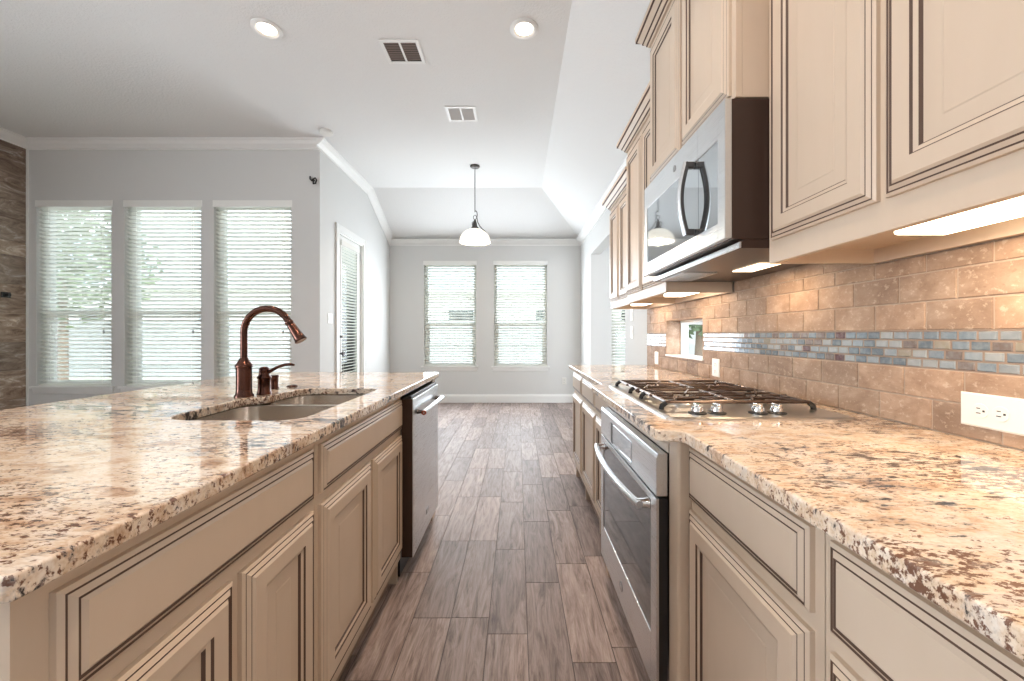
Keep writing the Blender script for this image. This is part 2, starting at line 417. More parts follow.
struct('wall_rear', MB().box(XS - 0.1, XW + 0.14, YB - 0.12, YB, 0, ZC), 'wall')
struct('wall_side', wall_cells(MB(), 'x', XS - 0.1, XS, YB, 0.399, 0, ZC, [(-2.1, 0.25, 0.4, 2.6)]), 'wall')  # opening added out of view to let the side fill lamp in

# stone tiled wall at the far left: rows of 12 x 24 in tile
st = MB(); st.box(XS - 0.1, XS - 0.012, 0.4, YL, 0, ZC, 1)
z = 0.0; r = 0
heights = [0.31, 0.155, 0.31, 0.31, 0.31, 0.31, 0.31, 0.155, 0.31, 0.31, 0.31, 0.31]
for h in heights:
    y = YL - 0.02 + (0.3 if r % 2 else 0.0)
    while y > 0.4:
        a, b = max(y - 0.61, 0.4), min(y, YL - 0.02)
        if b - a > 0.03 and z + 0.01 < ZC: st.box(XS - 0.012, XS, a + 0.0015, b - 0.0015, z + 0.0015, min(z + h - 0.0015, ZC - 0.002))
        y -= 0.61
    z += h; r += 1
struct('wall_stone', st, ['stone', 'grout'], bevel=0.002)
struct('trim_1', box(XS - 0.012, XS + 0.006, YL - 0.02, YL, 0, ZC), 'trim')

# crown mouldings and baseboards
CR = [(0, 0), (0.085, 0), (0.085, -0.014), (0.070, -0.022), (0.052, -0.050), (0.022, -0.074), (0.012, -0.082), (0.012, -0.098), (0, -0.098)]
def crown(name, path, z, left): struct(name, MB().sweep(path, [(u, z + w) for u, w in CR], left=left), 'trim')
crown('trim_2', [(XS, 0.4), (XS, YL), (XL - 0.0, YL)], ZC, False)
cr = MB()                                        # raked crown on the nook's left wall, following the ceiling
pts = [(YL - 0.085, ZC), (YF, ZC), (YN - 0.001, ZE)]
rings = []
for i, (y, z) in enumerate(pts):
    if i == 0: d = (0.0, 1.0)
    elif i == 2:
        t = Vector((pts[2][0] - pts[1][0], pts[2][1] - pts[1][1])).normalized(); nn = Vector((-t.y, t.x)); d = (0.0, 1.0 / nn.y)
    else:
        t = Vector((pts[2][0] - pts[1][0], pts[2][1] - pts[1][1])).normalized(); n2 = Vector((-t.y, t.x)); o = Vector((0, 1)) + n2; o = o / o.y if False else o / o.dot(Vector((0, 1))); d = (o.x, o.y)
    rings.append([(XL + u, y + d[0] * w, z + d[1] * w) for u, w in CR])
cr.loft(rings)
struct('trim_3', cr, 'trim')
crown('trim_4', [(XL, YN), (XW, YN), (XW, 3.30)], ZE, False)
BB = [(0, 0), (0.016, 0), (0.016, 0.11), (0.009, 0.13), (0.006, 0.145), (0, 0.145)]
struct('baseboard_nook', MB().sweep([(XL, 5.73), (XL, YN), (XW, YN), (XW, 5.88)], BB, left=False), 'trim')
struct('baseboard_left', MB().sweep([(XS, 1.0), (XS, YL), (XL, YL)], BB, left=False), 'trim')
struct('baseboard_entry', MB().sweep([(XL, YL), (XL, 4.775)], BB, left=False), 'trim')

# ------------------------------------------------------------------ windows and blinds
def window(idx, x0, x1, z0, z1, yw, sill=True, outd=0.16):
    """double hung window in a wall facing -y, inner wall plane yw"""
    root = struct_empty('window_%d' % idx, ((x0 + x1) / 2, yw, z0))
    y0, y1 = yw + outd - 0.07, yw + outd - 0.005; f = 0.045; zm = z0 + (z1 - z0) * 0.40
    fr = MB(); fr.box(x0, x0 + f, y0, y1, z0, z1); fr.box(x1 - f, x1, y0, y1, z0, z1)
    fr.box(x0 + f, x1 - f, y0, y1, z0, z0 + f); fr.box(x0 + f, x1 - f, y0, y1, z1 - f, z1)
    fr.build('window_frame', 'trim', root, bevel=0.003)
    sa = MB(); sa.box(x0 + f, x1 - f, y0 + 0.006, y1 - 0.012, zm - 0.025, zm + 0.025)
    sa.box(x0 + f, x0 + f + 0.03, y0 + 0.01, y1 - 0.02, z0 + f, zm - 0.025); sa.box(x1 - f - 0.03, x1 - f, y0 + 0.01, y1 - 0.02, z0 + f, zm - 0.025)
    sa.build('window_sash', 'trim', root, bevel=0.002)
    MB().box(x0 + f, x1 - f, y1 - 0.012, y1 - 0.008, z0 + f, z1 - f).build('window_pane', 'glass', root)
    if sill:
        si = MB(); si.box(x0 - 0.045, x1 + 0.045, yw - 0.035, yw, z0 - 0.025, z0); si.box(x0, x1, yw, y0, z0 - 0.02, z0 + 0.002)
        si.build('window_sill', 'trim', root, bevel=0.004)
        ap = MB().sweep([(x1 + 0.025, yw), (x0 - 0.025, yw)], [(0, z0 - 0.025), (0.02, z0 - 0.025), (0.014, z0 - 0.07), (0.009, z0 - 0.085), (0, z0 - 0.085)], left=True)
        ap.build('window_apron', 'trim', root)
    return root

def blind(w, h, label, cat='blind', group=None, tilt=-26, pitch=0.0445, depth=0.05, valance=True, cords=2, wand='right'):
    """a slatted blind, origin at the top centre of its opening in the wall plane, hanging down the -z way"""
    root = thing('window_blind', (0, 0, 0), label, cat, group)
    if valance:
        va = MB().sweep([(w / 2 + 0.012, 0.012), (w / 2 + 0.012, -0.004), (-w / 2 - 0.012, -0.004), (-w / 2 - 0.012, 0.012)],
                        [(0, -0.06), (0.010, -0.06), (0.012, -0.04), (0.018, -0.03), (0.022, -0.008), (0.028, 0.0), (0.028, 0.012), (0, 0.012)], left=False)
        va.build('valance', 'valance', root)
    hr = MB().box(-w / 2 + 0.004, w / 2 - 0.004, 0.014, 0.062, -0.052, -0.002); hr.build('headrail', 'valance', root)
    sl = MB(); a = math.radians(tilt); z = -0.075; ym = 0.038
    cy, sz = math.cos(a) * depth / 2, math.sin(a) * depth / 2
    while z > -h + 0.035:
        t = 0.0014; q = []
        for i in range(5):                       # slightly crowned slat section
            s = -1 + i * 0.5; q.append((ym + s * cy, z + s * sz + 0.0025 * (1 - s * s)))
        up = [(y, zz + t) for y, zz in q]; dn = [(y, zz - t) for y, zz in reversed(q)]
        sl.prism(up + dn, 'x', -w / 2 + 0.006, w / 2 - 0.006)
        z -= pitch
    sl.build('slats', 'blind', root)
    MB().box(-w / 2 + 0.006, w / 2 - 0.006, ym - 0.024, ym + 0.024, -h + 0.004, -h + 0.022).build('bottom_rail', 'blind', root, bevel=0.003)
    for i in range(cords):
        x = (-0.36 + 0.72 * i / max(1, cords - 1)) * w
        MB().box(x - 0.0014, x + 0.0014, ym - 0.0245, ym - 0.0225, -h + 0.02, -0.05).build('ladder_cord', 'blind', root)
    return root

blind_specs = [
    (1, LW[0], YL, 'white slatted blind on the left living room window beside the brown stone wall', 'living room blinds'),
    (2, LW[1], YL, 'white slatted blind on the middle of the three living room windows', 'living room blinds'),
    (3, LW[2], YL, 'white slatted blind on the living room window directly behind the bronze faucet', 'living room blinds'),
    (4, NW[0], YN, 'white slatted blind on the left breakfast nook window, below the pendant lamp', 'breakfast nook blinds'),
    (5, NW[1], YN, 'white slatted blind on the right breakfast nook window, above the wall outlet', 'breakfast nook blinds')]
for i, h, yw, lab, grp in blind_specs:
    window(i, h[0], h[1], h[2], h[3], yw)
    b = blind(h[1] - h[0], h[3] - h[2], lab, group=grp); b.location = ((h[0] + h[1]) / 2, yw, h[3])
    wd = MB(); hw = (h[1] - h[0]) / 2
    wx = hw - 0.09
    wd.tube([(wx, 0.006, -0.06), (wx, 0.004, -0.62 if i > 3 else -1.42)], 0.0022, 6)
    o = wd.build('pull_cord', 'blind', None); o.parent = b
    ts = MB().lathe([(0.003, 0.0), (0.008, -0.012), (0.009, -0.035), (0.002, -0.045)], (wx, 0.004, -0.62 if i > 3 else -1.42), seg=10)
    o = ts.build('tassel', 'badge', None, smooth=True); o.parent = b
for i, h in ((6, DW[0]), (7, DW[1])):
    window(i, h[0], h[1], h[2], h[3], 5.88, outd=0.14)
b = blind(DW[0][1] - DW[0][0], DW[0][3] - DW[0][2], 'white slatted blind on the dining room window seen past the end of the right counter')
b.location = ((DW[0][0] + DW[0][1]) / 2, 5.88, DW[0][3])
# white casing around the dining window the pass-through looks onto
h = DW[1]; cs = MB()
cs.box(h[0] - 0.08, h[0], 5.862, 5.88, h[2] - 0.1, h[3] + 0.08); cs.box(h[1], h[1] + 0.08, 5.862, 5.88, h[2] - 0.1, h[3] + 0.08); cs.box(h[0], h[1], 5.862, 5.88, h[3], h[3] + 0.08)
struct('trim_5', cs, 'trim')

# patio door in the nook's left wall
droot = struct_empty('door_1', (XL, 5.25, 0))
dj = MB(); y0, y1, _, zt = DO
dj.box(XL - 0.16, XL, y0, y0 + 0.02, 0, zt); dj.box(XL - 0.16, XL, y1 - 0.02, y1, 0, zt); dj.box(XL - 0.16, XL, y0 + 0.02, y1 - 0.02, zt - 0.02, zt)
dj.build('door_jamb', 'trim', droot)
ds = MB(); xa, xb = XL - 0.075, XL - 0.03; g0, g1, gz0, gz1 = y0 + 0.125, y1 - 0.125, 0.26, 2.30
ds.box(xa, xb, y0 + 0.022, g0, 0.015, zt - 0.022); ds.box(xa, xb, g1, y1 - 0.022, 0.015, zt - 0.022)
ds.box(xa, xb, g0, g1, 0.015, gz0); ds.box(xa, xb, g0, g1, gz1, zt - 0.022)
ds.build('door_panel', 'trim', droot, bevel=0.003)
gm = MB()
for a, b_, c, d in ((g0 - 0.012, g0 + 0.016, gz0 - 0.012, gz1 + 0.012), (g1 - 0.016, g1 + 0.012, gz0 - 0.012, gz1 + 0.012), (g0 + 0.016, g1 - 0.016, gz0 - 0.012, gz0 + 0.016), (g0 + 0.016, g1 - 0.016, gz1 - 0.016, gz1 + 0.012)):
    gm.box(xb, xb + 0.010, a, b_, c, d)
gm.build('glazing_bead', 'trim', droot, bevel=0.003)
MB().box(xa + 0.018, xa + 0.024, g0, g1, gz0, gz1).build('door_pane', 'glass', droot)
dk = MB(); ky = y0 + 0.075
dk.lathe([(0.0, 0.0), (0.028, 0.0), (0.028, 0.006), (0.012, 0.010), (0.010, 0.035), (0.022, 0.042), (0.027, 0.055), (0.022, 0.068), (0.0, 0.072)], (xb, ky, 0.93), 'x', 18)
dk.build('door_knob', 'dark_metal', droot, smooth=True)
MB().lathe([(0.0, 0.0), (0.029, 0.0), (0.029, 0.010), (0.018, 0.018), (0.014, 0.020), (0.014, 0.048), (0.0, 0.050)], (xb, ky, 1.14), 'x', 18).build('deadbolt', 'dark_metal', droot, smooth=True)
hg = MB()
for hz in (0.25, 0.95, 1.65, 2.25): hg.lathe([(0.006, -0.045), (0.006, 0.045)], (XL - 0.024, y1 - 0.021, hz), 'z', 8)
hg.build('door_hinge', 'steel', droot)
dcs = MB()
for a, b_, c, d in ((y0 - 0.085, y0 + 0.004, 0, zt + 0.085), (y1 - 0.004, y1 + 0.085, 0, zt + 0.085), (y0 + 0.004, y1 - 0.004, zt - 0.004, zt + 0.085)):
    dcs.box(XL, XL + 0.016, a, b_, c, d)
    if d - c > 1: dcs.box(XL + 0.016, XL + 0.022, a if a < y0 - 0.05 else b_ - 0.02, a + 0.02 if a < y0 - 0.05 else b_, c, d)
dcs.build('door_casing', 'trim', droot, bevel=0.003)
# the door's own blind, hung on the inside of the door
b = blind(g1 - g0 + 0.06, gz1 - gz0 + 0.05, 'narrow white slatted blind hung on the glass patio door', valance=False, pitch=0.040, depth=0.045)
b.rotation_euler = (0, 0, math.radians(90)); b.location = (XL - 0.004, (g0 + g1) / 2, gz1 + 0.045)
hb = MB(); hb.box(-0.26 - 0.03, -0.26, -0.006, 0.012, -0.06, 0.006)
hb.box(-0.26, 0.29, 0.0, 0.012, -0.055, 0.004)
o = hb.build('mounting_bracket', 'plastic', None); o.parent = b

# ------------------------------------------------------------------ cabinet work
DOORP = [(0, 0, 0), (0, 0.009, 0), (0.006, 0.0125, 1), (0.0095, 0.0115, 0), (0.0165, 0.0168, 1), (0.0205, 0.0155, 0), (0.0255, 0.020, 0), (0.060, 0.020, 1), (0.0635, 0.0165, 0), (0.0715, 0.0140, 1), (0.0755, 0.009, 0), (0.108, 0.009, 0), (0.111, 0.0100, 0)]
DRAWP = DOORP[:7]
def front_panel(name, parent, y0, y1, z0, z1, xf, d, prof=DOORP, label=None):
    """a door or drawer front on the face plane xf; d = -1 faces -x, +1 faces +x"""
    mb = MB(); rings = []; mats = []
    lim = min(y1 - y0, z1 - z0) / 2 - 0.012
    for i, (ins, h, mi) in enumerate(prof):
        if ins > lim: break
        rings.append([(xf + d * h, y0 + ins, z0 + ins), (xf + d * h, y1 - ins, z0 + ins), (xf + d * h, y1 - ins, z1 - ins), (xf + d * h, y0 + ins, z1 - ins)])
        if i < len(prof) - 1: mats.append(mi)
    mb.loft(rings, 0, True, mats)
    return mb.build(name, ['cab', 'glaze'], parent)

def carcass(y0, y1, xf, xb, z0, z1, d, toe=0.0, toe_in=0.05):
    """open-topped case: sides, bottom, back and a face frame; d = -1 when the face looks toward -x"""
    mb = MB(); t = 0.018
    lo, hi = sorted((xf, xb))
    mb.box(lo, hi, y0, y0 + t, z0 + toe, z1); mb.box(lo, hi, y1 - t, y1, z0 + toe, z1)
    mb.box(lo, hi, y0 + t, y1 - t, z0 + toe, z0 + toe + t)
    b0, b1 = sorted((xb, xb + d * t)); mb.box(b0, b1, y0 + t, y1 - t, z0 + toe + t, z1)
    f0, f1 = sorted((xf, xf - d * 0.02)); mb.box(f0, f1, y0 + t, y1 - t, z0 + toe + t, z1)
    return mb
def base_cabinet(label, y0, y1, xf, xb, d, toe=0.11, splits=(), dz=(0.155, 0.692), rz=(0.722, 0.857), gap=0.012, group=None, drawers=(), g0=None, g1=None, sg=0.013):
    g0 = gap if g0 is None else g0; g1 = gap if g1 is None else g1
    root = thing('base_cabinet', ((xf + xb) / 2, (y0 + y1) / 2, 0), label, 'cabinet', group)
    carcass(y0, y1, xf, xb, 0, 0.884, d, toe).build('carcass', 'cab', root)
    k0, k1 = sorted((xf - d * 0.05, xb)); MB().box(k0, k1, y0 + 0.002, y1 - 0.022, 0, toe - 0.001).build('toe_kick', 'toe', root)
    e0, e1 = sorted((xf - d * 0.012, xb)); MB().box(e0, e1, y1 - 0.020, y1 - 0.001, 0, toe - 0.001).build('end_foot', 'cab', root)
    ys = [y0, *drawers, y1]
    for a, b in zip(ys, ys[1:]): front_panel('drawer_front', root, a + g0, b - g1, rz[0], rz[1], xf, d, DRAWP)
    ys = [y0, *splits, y1]
    for i, (a, b) in enumerate(zip(ys, ys[1:])):
        front_panel('door', root, a + (g0 if i == 0 else sg), b - (g1 if i == len(ys) - 2 else sg), dz[0], dz[1], xf, d)
    return root

XI = -0.551       # island cabinet face
XR = 0.470        # right base cabinet face
IB = -1.15
base_cabinet('cream island base cabinet at the near end, one wide drawer front over two doors', 0.432, 1.077, XI, IB, 1, g0=0.036, g1=0.019, splits=(0.770,), group='island cabinets')
base_cabinet('cream island base cabinet under the sink, between the near cabinet and dishwasher', 1.079, 1.872, XI, IB, 1, g0=0.02, splits=(1.480,), group='island cabinets')
iw = MB(); iw.box(-1.30, -1.152, 0.432, 2.56, 0, 0.884); iw.box(-1.150, XI + 0.02, 2.48, 2.56, 0, 0.884); struct('wall_island', iw, 'cab')

base_cabinet('cream base cabinet at the near end of the right counter, below the duplex outlet', 0.128, 0.607, XR, XW - 0.005, -1, g0=0.02, g1=0.019, group='right base cabinets')
base_cabinet('cream base cabinet just in front of the wall oven on the right', 0.609, 1.070, XR, XW - 0.005, -1, g0=0.019, g1=0.003, group='right base cabinets')
base_cabinet('narrow cream base cabinet right behind the wall oven', 1.955, 2.338, XR, XW - 0.005, -1, group='right base cabinets')
base_cabinet('cream base cabinet second from the far end of the right counter', 2.340, 2.818, XR, XW - 0.005, -1, group='right base cabinets')
base_cabinet('cream base cabinet at the far end of the right counter', 2.820, 3.275, XR, XW - 0.005, -1, group='right base cabinets')

# the pulled-out oven cabinet
XO = 0.432
oc = thing('oven_cabinet', (0.75, 1.5, 0), 'cream pulled out cabinet frame around the wall oven, below the cooktop', 'cabinet')
o1, o2 = 1.141, 1.897
for a, b in ((1.072, o1 - 0.002), (o2 + 0.002, 1.953)):
    mb = MB(); mb.box(XO, XO + 0.06, a, b, 0.0, 0.884)
    mb.box(XO + 0.06, XW - 0.005, a + 0.03, b - 0.01, 0.0, 0.884)
    st_ = mb.build('stile', 'cab', oc, bevel=0.008, segs=3)
box(XO, XO + 0.02, o1, o2, 0.822, 0.884).build('top_rail', 'cab', oc)
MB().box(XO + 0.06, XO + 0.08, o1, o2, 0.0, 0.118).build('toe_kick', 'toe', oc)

# ------------------------------------------------------------------ counters: 2-d curve outlines with holes, extruded
def rounded(pts, rads, seg=8):
    out = []; k = len(pts)
    for i in range(k):
        p, a, b = Vector(pts[i]), Vector(pts[i - 1]), Vector(pts[(i + 1) % k]); r = rads[i] if isinstance(rads, (list, tuple)) else rads
        if r <= 0: out.append(tuple(p)); continue
        u, v = (a - p).normalized(), (b - p).normalized(); ang = u.angle(v); t = r / math.tan(ang / 2)
        c = p + (u + v).normalized() * (r / math.sin(ang / 2)); s0, s1 = p + u * t - c, p + v * t - c
        an0 = math.atan2(s0.y, s0.x); an1 = math.atan2(s1.y, s1.x); da = (an1 - an0 + math.pi) % (2 * math.pi) - math.pi
        for j in range(seg + 1):
            q = an0 + da * j / seg; out.append((c.x + r * math.cos(q), c.y + r * math.sin(q)))
    return out
def slab_from_curve(name, outlines, z0, z1, matname, bevel=0.004):
    cu = bpy.data.curves.new(name, 'CURVE'); cu.dimensions = '2D'; cu.fill_mode = 'BOTH'
    for ol in outlines:
        s = cu.splines.new('POLY'); s.points.add(len(ol) - 1); s.use_cyclic_u = True
        for p, q in zip(s.points, ol): p.co = (q[0], q[1], 0, 1)
    cu.extrude = (z1 - z0) / 2 - bevel; cu.bevel_depth = bevel; cu.bevel_resolution = 2; cu.offset = -bevel
    tmp = bpy.data.objects.new(name + '_c', cu); C.objects.link(tmp)
    dg = bpy.context.evaluated_depsgraph_get(); me = bpy.data.meshes.new_from_object(tmp.evaluated_get(dg))
    bpy.data.objects.remove(tmp); bpy.data.curves.remove(cu)
    me.name = name; me.materials.clear(); me.materials.append(M[matname])
    bm = bmesh.new(); bm.from_mesh(me); bmesh.ops.remove_doubles(bm, verts=bm.verts, dist=1e-5); bm.to_mesh(me); bm.free()
    for p in me.polygons: p.use_smooth = False
    me.transform(Matrix.Translation((0, 0, (z0 + z1) / 2)))
    o = bpy.data.objects.new(name, me); C.objects.link(o); return o

ZT = 0.914; ZU = 0.885
sink_hole = rounded([(-1.05, 1.150), (-0.635, 1.150), (-0.635, 1.832), (-0.995, 1.832), (-1.0, 1.575), (-1.06, 1.545)], [0.10, 0.06, 0.06, 0.08, 0.02, 0.03])
isl = slab_from_curve('island_countertop', [rounded([(-1.70, 0.405), (-0.517, 0.405), (-0.517, 2.635), (-1.70, 2.635)], [0.03, 0.008, 0.02, 0.03]), sink_hole], ZU, ZT, 'granite')
tag(isl, 'long polished cream granite countertop with brown and black flecks on the island', 'countertop')
rc = slab_from_curve('granite_countertop', [rounded([(XW - 0.002, 0.10), (XW - 0.002, 3.285), (0.422, 3.285), (0.422, 1.985), (0.358, 1.945), (0.358, 1.030), (0.424, 1.020), (0.424, 0.10)], [0, 0.0, 0.02, 0.04, 0.04, 0.02, 0.022, 0.0])], ZU, ZT, 'granite')
tag(rc, 'cream granite countertop with reddish brown flecks along the tiled right wall', 'countertop')

# ------------------------------------------------------------------ sink, faucet and its companions
sk = thing('kitchen_sink', (-0.83, 1.49, ZU), 'undermount stainless steel double bowl sink set in the island countertop', 'sink')
def bowl(x0, x1, y0, y1, depth):
    def ring(ins, z, r): return [(x, y, z) for x, y in rounded([(x0 + ins, y0 + ins), (x1 - ins, y0 + ins), (x1 - ins, y1 - ins), (x0 + ins, y1 - ins)], r, 6)]
    z = ZU - 0.001; mb = MB()
    mb.loft([ring(-0.012, z - 0.002, 0.07), ring(-0.012, z, 0.07), ring(0, z, 0.06), ring(0.004, z - depth + 0.03, 0.056), ring(0.012, z - depth + 0.008, 0.05), ring(0.035, z - depth, 0.04), ring(0.12, z - depth - 0.003, 0.02),
             ring(0.12, z - depth - 0.006, 0.02), ring(0.030, z - depth - 0.004, 0.04), ring(-0.002, z - depth + 0.02, 0.06), ring(-0.004, z - 0.004, 0.065)], 0, False)
    mb.add([(p[0], p[1], p[2]) for p in ring(0.12, z - depth - 0.003, 0.02)], [list(range(28))])
    return mb
for nm, a in (('bowl', (-1.052, -0.640, 1.158, 1.552, 0.21)), ('bowl', (-0.992, -0.640, 1.578, 1.826, 0.17))):
    ob = bowl(*a).build(nm, 'steel_sink', sk, smooth=True)
    cx, cy, zz = (a[0] + a[1]) / 2, (a[2] + a[3]) / 2, ZU - a[4] - 0.003
    MB().lathe([(0.0, 0.0), (0.02, 0.001), (0.03, 0.003), (0.042, 0.004), (0.045, 0.001), (0.045, -0.0006)], (cx, cy, zz), seg=20).build('drain', 'chrome', ob, smooth=True)

fx, fy = -1.094, 1.592
fa = thing('kitchen_faucet', (fx, fy, ZT), 'tall oil rubbed bronze gooseneck faucet with pull down spray head behind the sink', 'faucet')
MB().lathe([(0.034, 0.0), (0.034, 0.006), (0.029, 0.012), (0.0275, 0.03), (0.0275, 0.115), (0.031, 0.119), (0.031, 0.126), (0.026, 0.132), (0.020, 0.142), (0.0155, 0.152), (0.014, 0.155)], (fx, fy, ZT), seg=28).build('faucet_body', 'bronze', fa, smooth=True)
R = 0.094; pts = [(fx, fy, ZT + 0.15), (fx, fy, 1.10), (fx, fy, 1.172)]
for j in range(1, 15):
    t = math.pi - math.radians(152) * j / 14; pts.append((fx + R + R * math.cos(t), fy, 1.172 + R * math.sin(t)))
MB().tube(pts, 0.0132, 16).build('gooseneck_spout', 'bronze', fa, smooth=True)
e = Vector(pts[-1]); dv = (Vector(pts[-1]) - Vector(pts[-2])).normalized()
ax = [0, 0.004, 0.010, 0.016, 0.022, 0.07, 0.088, 0.092, 0.095]; rr = [0.0132, 0.0165, 0.0165, 0.0145, 0.0155, 0.0195, 0.0225, 0.025, 0.022]
MB().tube([tuple(e + dv * a) for a in ax], rr, 20).build('spray_head', 'bronze', fa, smooth=True)
hx, hy = -1.055, 1.658
fh = thing('faucet_handle', (hx, hy, ZT), 'bronze faucet handle post with a long curved lever, right of the gooseneck faucet', 'faucet handle')
MB().lathe([(0.027, 0.0), (0.027, 0.006), (0.024, 0.012), (0.023, 0.062), (0.026, 0.066), (0.026, 0.072), (0.020, 0.080), (0.018, 0.090), (0.020, 0.096), (0.019, 0.106), (0.012, 0.113), (0.0, 0.115)], (hx, hy, ZT), seg=24).build('handle_body', 'bronze', fh, smooth=True)
MB().tube([(hx + 0.012, hy, ZT + 0.088), (hx + 0.03, hy, ZT + 0.098), (hx + 0.055, hy, ZT + 0.112), (hx + 0.085, hy, ZT + 0.122), (hx + 0.11, hy, ZT + 0.124), (hx + 0.125, hy, ZT + 0.121)], [0.0075, 0.007, 0.006, 0.0062, 0.007, 0.004], 12).build('lever', 'bronze', fh, smooth=True)
sc = MB().lathe([(0.022, 0.0), (0.022, 0.004), (0.019, 0.008), (0.0185, 0.05), (0.020, 0.054), (0.020, 0.060), (0.017, 0.063), (0.0, 0.064)], (-1.118, 1.827, ZT), seg=22)
o = sc.build('air_gap_cap', 'bronze', None, smooth=True); tag(o, 'short bronze cylindrical air gap cap on the countertop right of the faucet handle', 'cap')
dd = MB().lathe([(0.024, 0.0), (0.024, 0.004), (0.019, 0.008), (0.008, 0.010), (0.0, 0.010)], (-1.07, 1.89, ZT), seg=22)
o = dd.build('hole_cover', 'bronze', None, smooth=True); tag(o, 'flat dark bronze disc covering a hole in the countertop behind the sink', 'disc')

# ------------------------------------------------------------------ dishwasher
XD0 = -0.495; d1, d2 = 1.874, 2.455
dw = thing('dishwasher', (-0.85, 2.16, 0), 'stainless steel dishwasher with a bar handle at the far end of the island', 'dishwasher')
MB().box(-1.145, XI - 0.004, d1 + 0.004, d2 - 0.004, 0.02, 0.872).build('body', 'black', dw)
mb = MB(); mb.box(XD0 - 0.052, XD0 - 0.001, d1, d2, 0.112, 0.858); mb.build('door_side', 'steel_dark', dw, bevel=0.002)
MB().box(XD0 - 0.001, XD0 + 0.004, d1, d2, 0.112, 0.858).build('door', 'steel', dw, bevel=0.002)
MB().box(XD0 - 0.05, XD0 - 0.006, d1 + 0.002, d2 - 0.002, 0.8585, 0.872).build('control_strip', 'black', dw, bevel=0.002)
MB().box(XI - 0.09, XI - 0.06, d1 + 0.004, d2 - 0.004, 0.0, 0.019).build('toe_plate', 'black', dw)
h1, h2 = 1.925, 2.405
ho = MB().lathe([(0.0105, h1), (0.0125, h1 + 0.01), (0.0125, h2 - 0.01), (0.0105, h2)], (-0.452, 0, 0.785), 'y', 18).build('handle', 'steel', dw, smooth=True)
for yy in (h1 + 0.02, h2 - 0.02):
    MB().tube([(XD0 + 0.003, yy, 0.785), (-0.475, yy, 0.785), (-0.452, yy, 0.785)], [0.012, 0.009, 0.009], 12).build('handle_post', 'dark_metal', ho, smooth=True)
MB().lathe([(0.0118, h1 - 0.006), (0.0118, h1), (0.0, h1 + 0.001)], (-0.452, 0, 0.785), 'y', 18, caps=True).build('end_cap', 'copper', ho, smooth=True)
MB().lathe([(0.0045, h1 - 0.0075), (0.0045, h1 - 0.006)], (-0.452, 0, 0.785), 'y', 12).build('end_medallion', 'badge', ho)
MB().box(XD0 + 0.004, XD0 + 0.007, 2.14, 2.20, 0.195, 0.22).build('maker_plate', 'badge', dw, bevel=0.001)

# ------------------------------------------------------------------ wall oven under the counter
XV = 0.398
ov = thing('wall_oven', (0.7, 1.52, 0.12), 'stainless steel wall oven with a bowed handle below the cooktop', 'oven')
MB().box(XO + 0.022, XW - 0.03, o1 + 0.01, o2 - 0.01, 0.122, 0.815).build('oven_body', 'black', ov)
mb = MB(); mb.prism([(XV, 0.697), (XV, 0.806), (XV + 0.004, 0.819), (XO - 0.001, 0.819), (XO - 0.001, 0.697)], 'y', o1, o2); mb.build('control_panel', 'steel', ov, bevel=0.002)
dp = MB().box(XV - 0.0015, XV, 1.387, 1.660, 0.712, 0.786).build('display', 'glass_micro', ov)
MB().box(XV - 0.002, XV, 1.661, 1.690, 0.705, 0.790).build('display_bezel', 'black', ov)
MB().box(XV + 0.008, XO - 0.001, o1 + 0.001, o2 - 0.001, 0.124, 0.690).build('door_core', 'black', ov)
g = (1.19, 1.848, 0.272, 0.640)
mb = MB(); mb.box(XV, XV + 0.008, o1, g[0], 0.123, 0.690); mb.box(XV, XV + 0.008, g[1], o2, 0.123, 0.690); mb.box(XV, XV + 0.008, g[0], g[1], 0.123, g[2]); mb.box(XV, XV + 0.008, g[0], g[1], 0.668, 0.690)
dr = mb.build('door', 'steel', ov, bevel=0.0015)
MB().box(XV + 0.003, XV + 0.008, g[0], g[1], g[2], 0.668).build('door_glass', 'glass_black', dr)
hp = []; rd = []
for j in range(17):
    t = j / 16; s = math.sin(math.pi * t) ** 0.75
    hp.append((XV - 0.030 - 0.026 * s, 1.20 + 0.645 * t, 0.648)); rd.append(0.0115)
ho = MB().tube(hp, rd, 14).build('handle', 'steel', dr, smooth=True)
for yy in (1.215, 1.830):
    MB().tube([(XV + 0.002, yy, 0.648), (XV - 0.015, yy, 0.648), (XV - 0.036, yy, 0.648)], [0.017, 0.013, 0.013], 14).build('handle_post', 'chrome', ho, smooth=True)

def monogram(parent, cx, cy, cz, r, d=-1):
    """round GE badge on an appliance face looking along -x"""
    MB().lathe([(r, 0.0), (r, 0.0022), (r * 0.86, 0.003), (r * 0.86, 0.002), (0.0, 0.002)][::-1] if False else [(r, 0.0), (r, -0.002), (r * 0.86, -0.0028), (r * 0.80, -0.0016), (0.0, -0.0016)], (cx, cy, cz), 'x', 28).build('round_badge', 'badge', parent, smooth=True)
    tx = bpy.data.curves.new('badge_text', 'FONT'); tx.body = 'GE'; tx.size = r * 1.15; tx.align_x = 'CENTER'; tx.align_y = 'CENTER'; tx.extrude = 0.0004; tx.shear = 0.25
    tmp = bpy.data.objects.new('badge_text_c', tx); C.objects.link(tmp)
    dg = bpy.context.evaluated_depsgraph_get(); me = bpy.data.meshes.new_from_object(tmp.evaluated_get(dg)); bpy.data.objects.remove(tmp); bpy.data.curves.remove(tx)
    me.materials.clear(); me.materials.append(M['chrome'])
    # text x -> -y (reads left to right when looking +x), text y -> z, text z -> -x
    me.transform(Matrix(((0, 0, -1, 0), (-1, 0, 0, 0), (0, 1, 0, 0), (0, 0, 0, 1))))
    off = Vector((0, 0, 0)); q = parent
    while q is not None: off += q.location; q = q.parent
    me.transform(Matrix.Translation(Vector((cx - 0.0019, cy, cz)) - off))
    o = bpy.data.objects.new('badge_lettering', me); C.objects.link(o); o.parent = parent
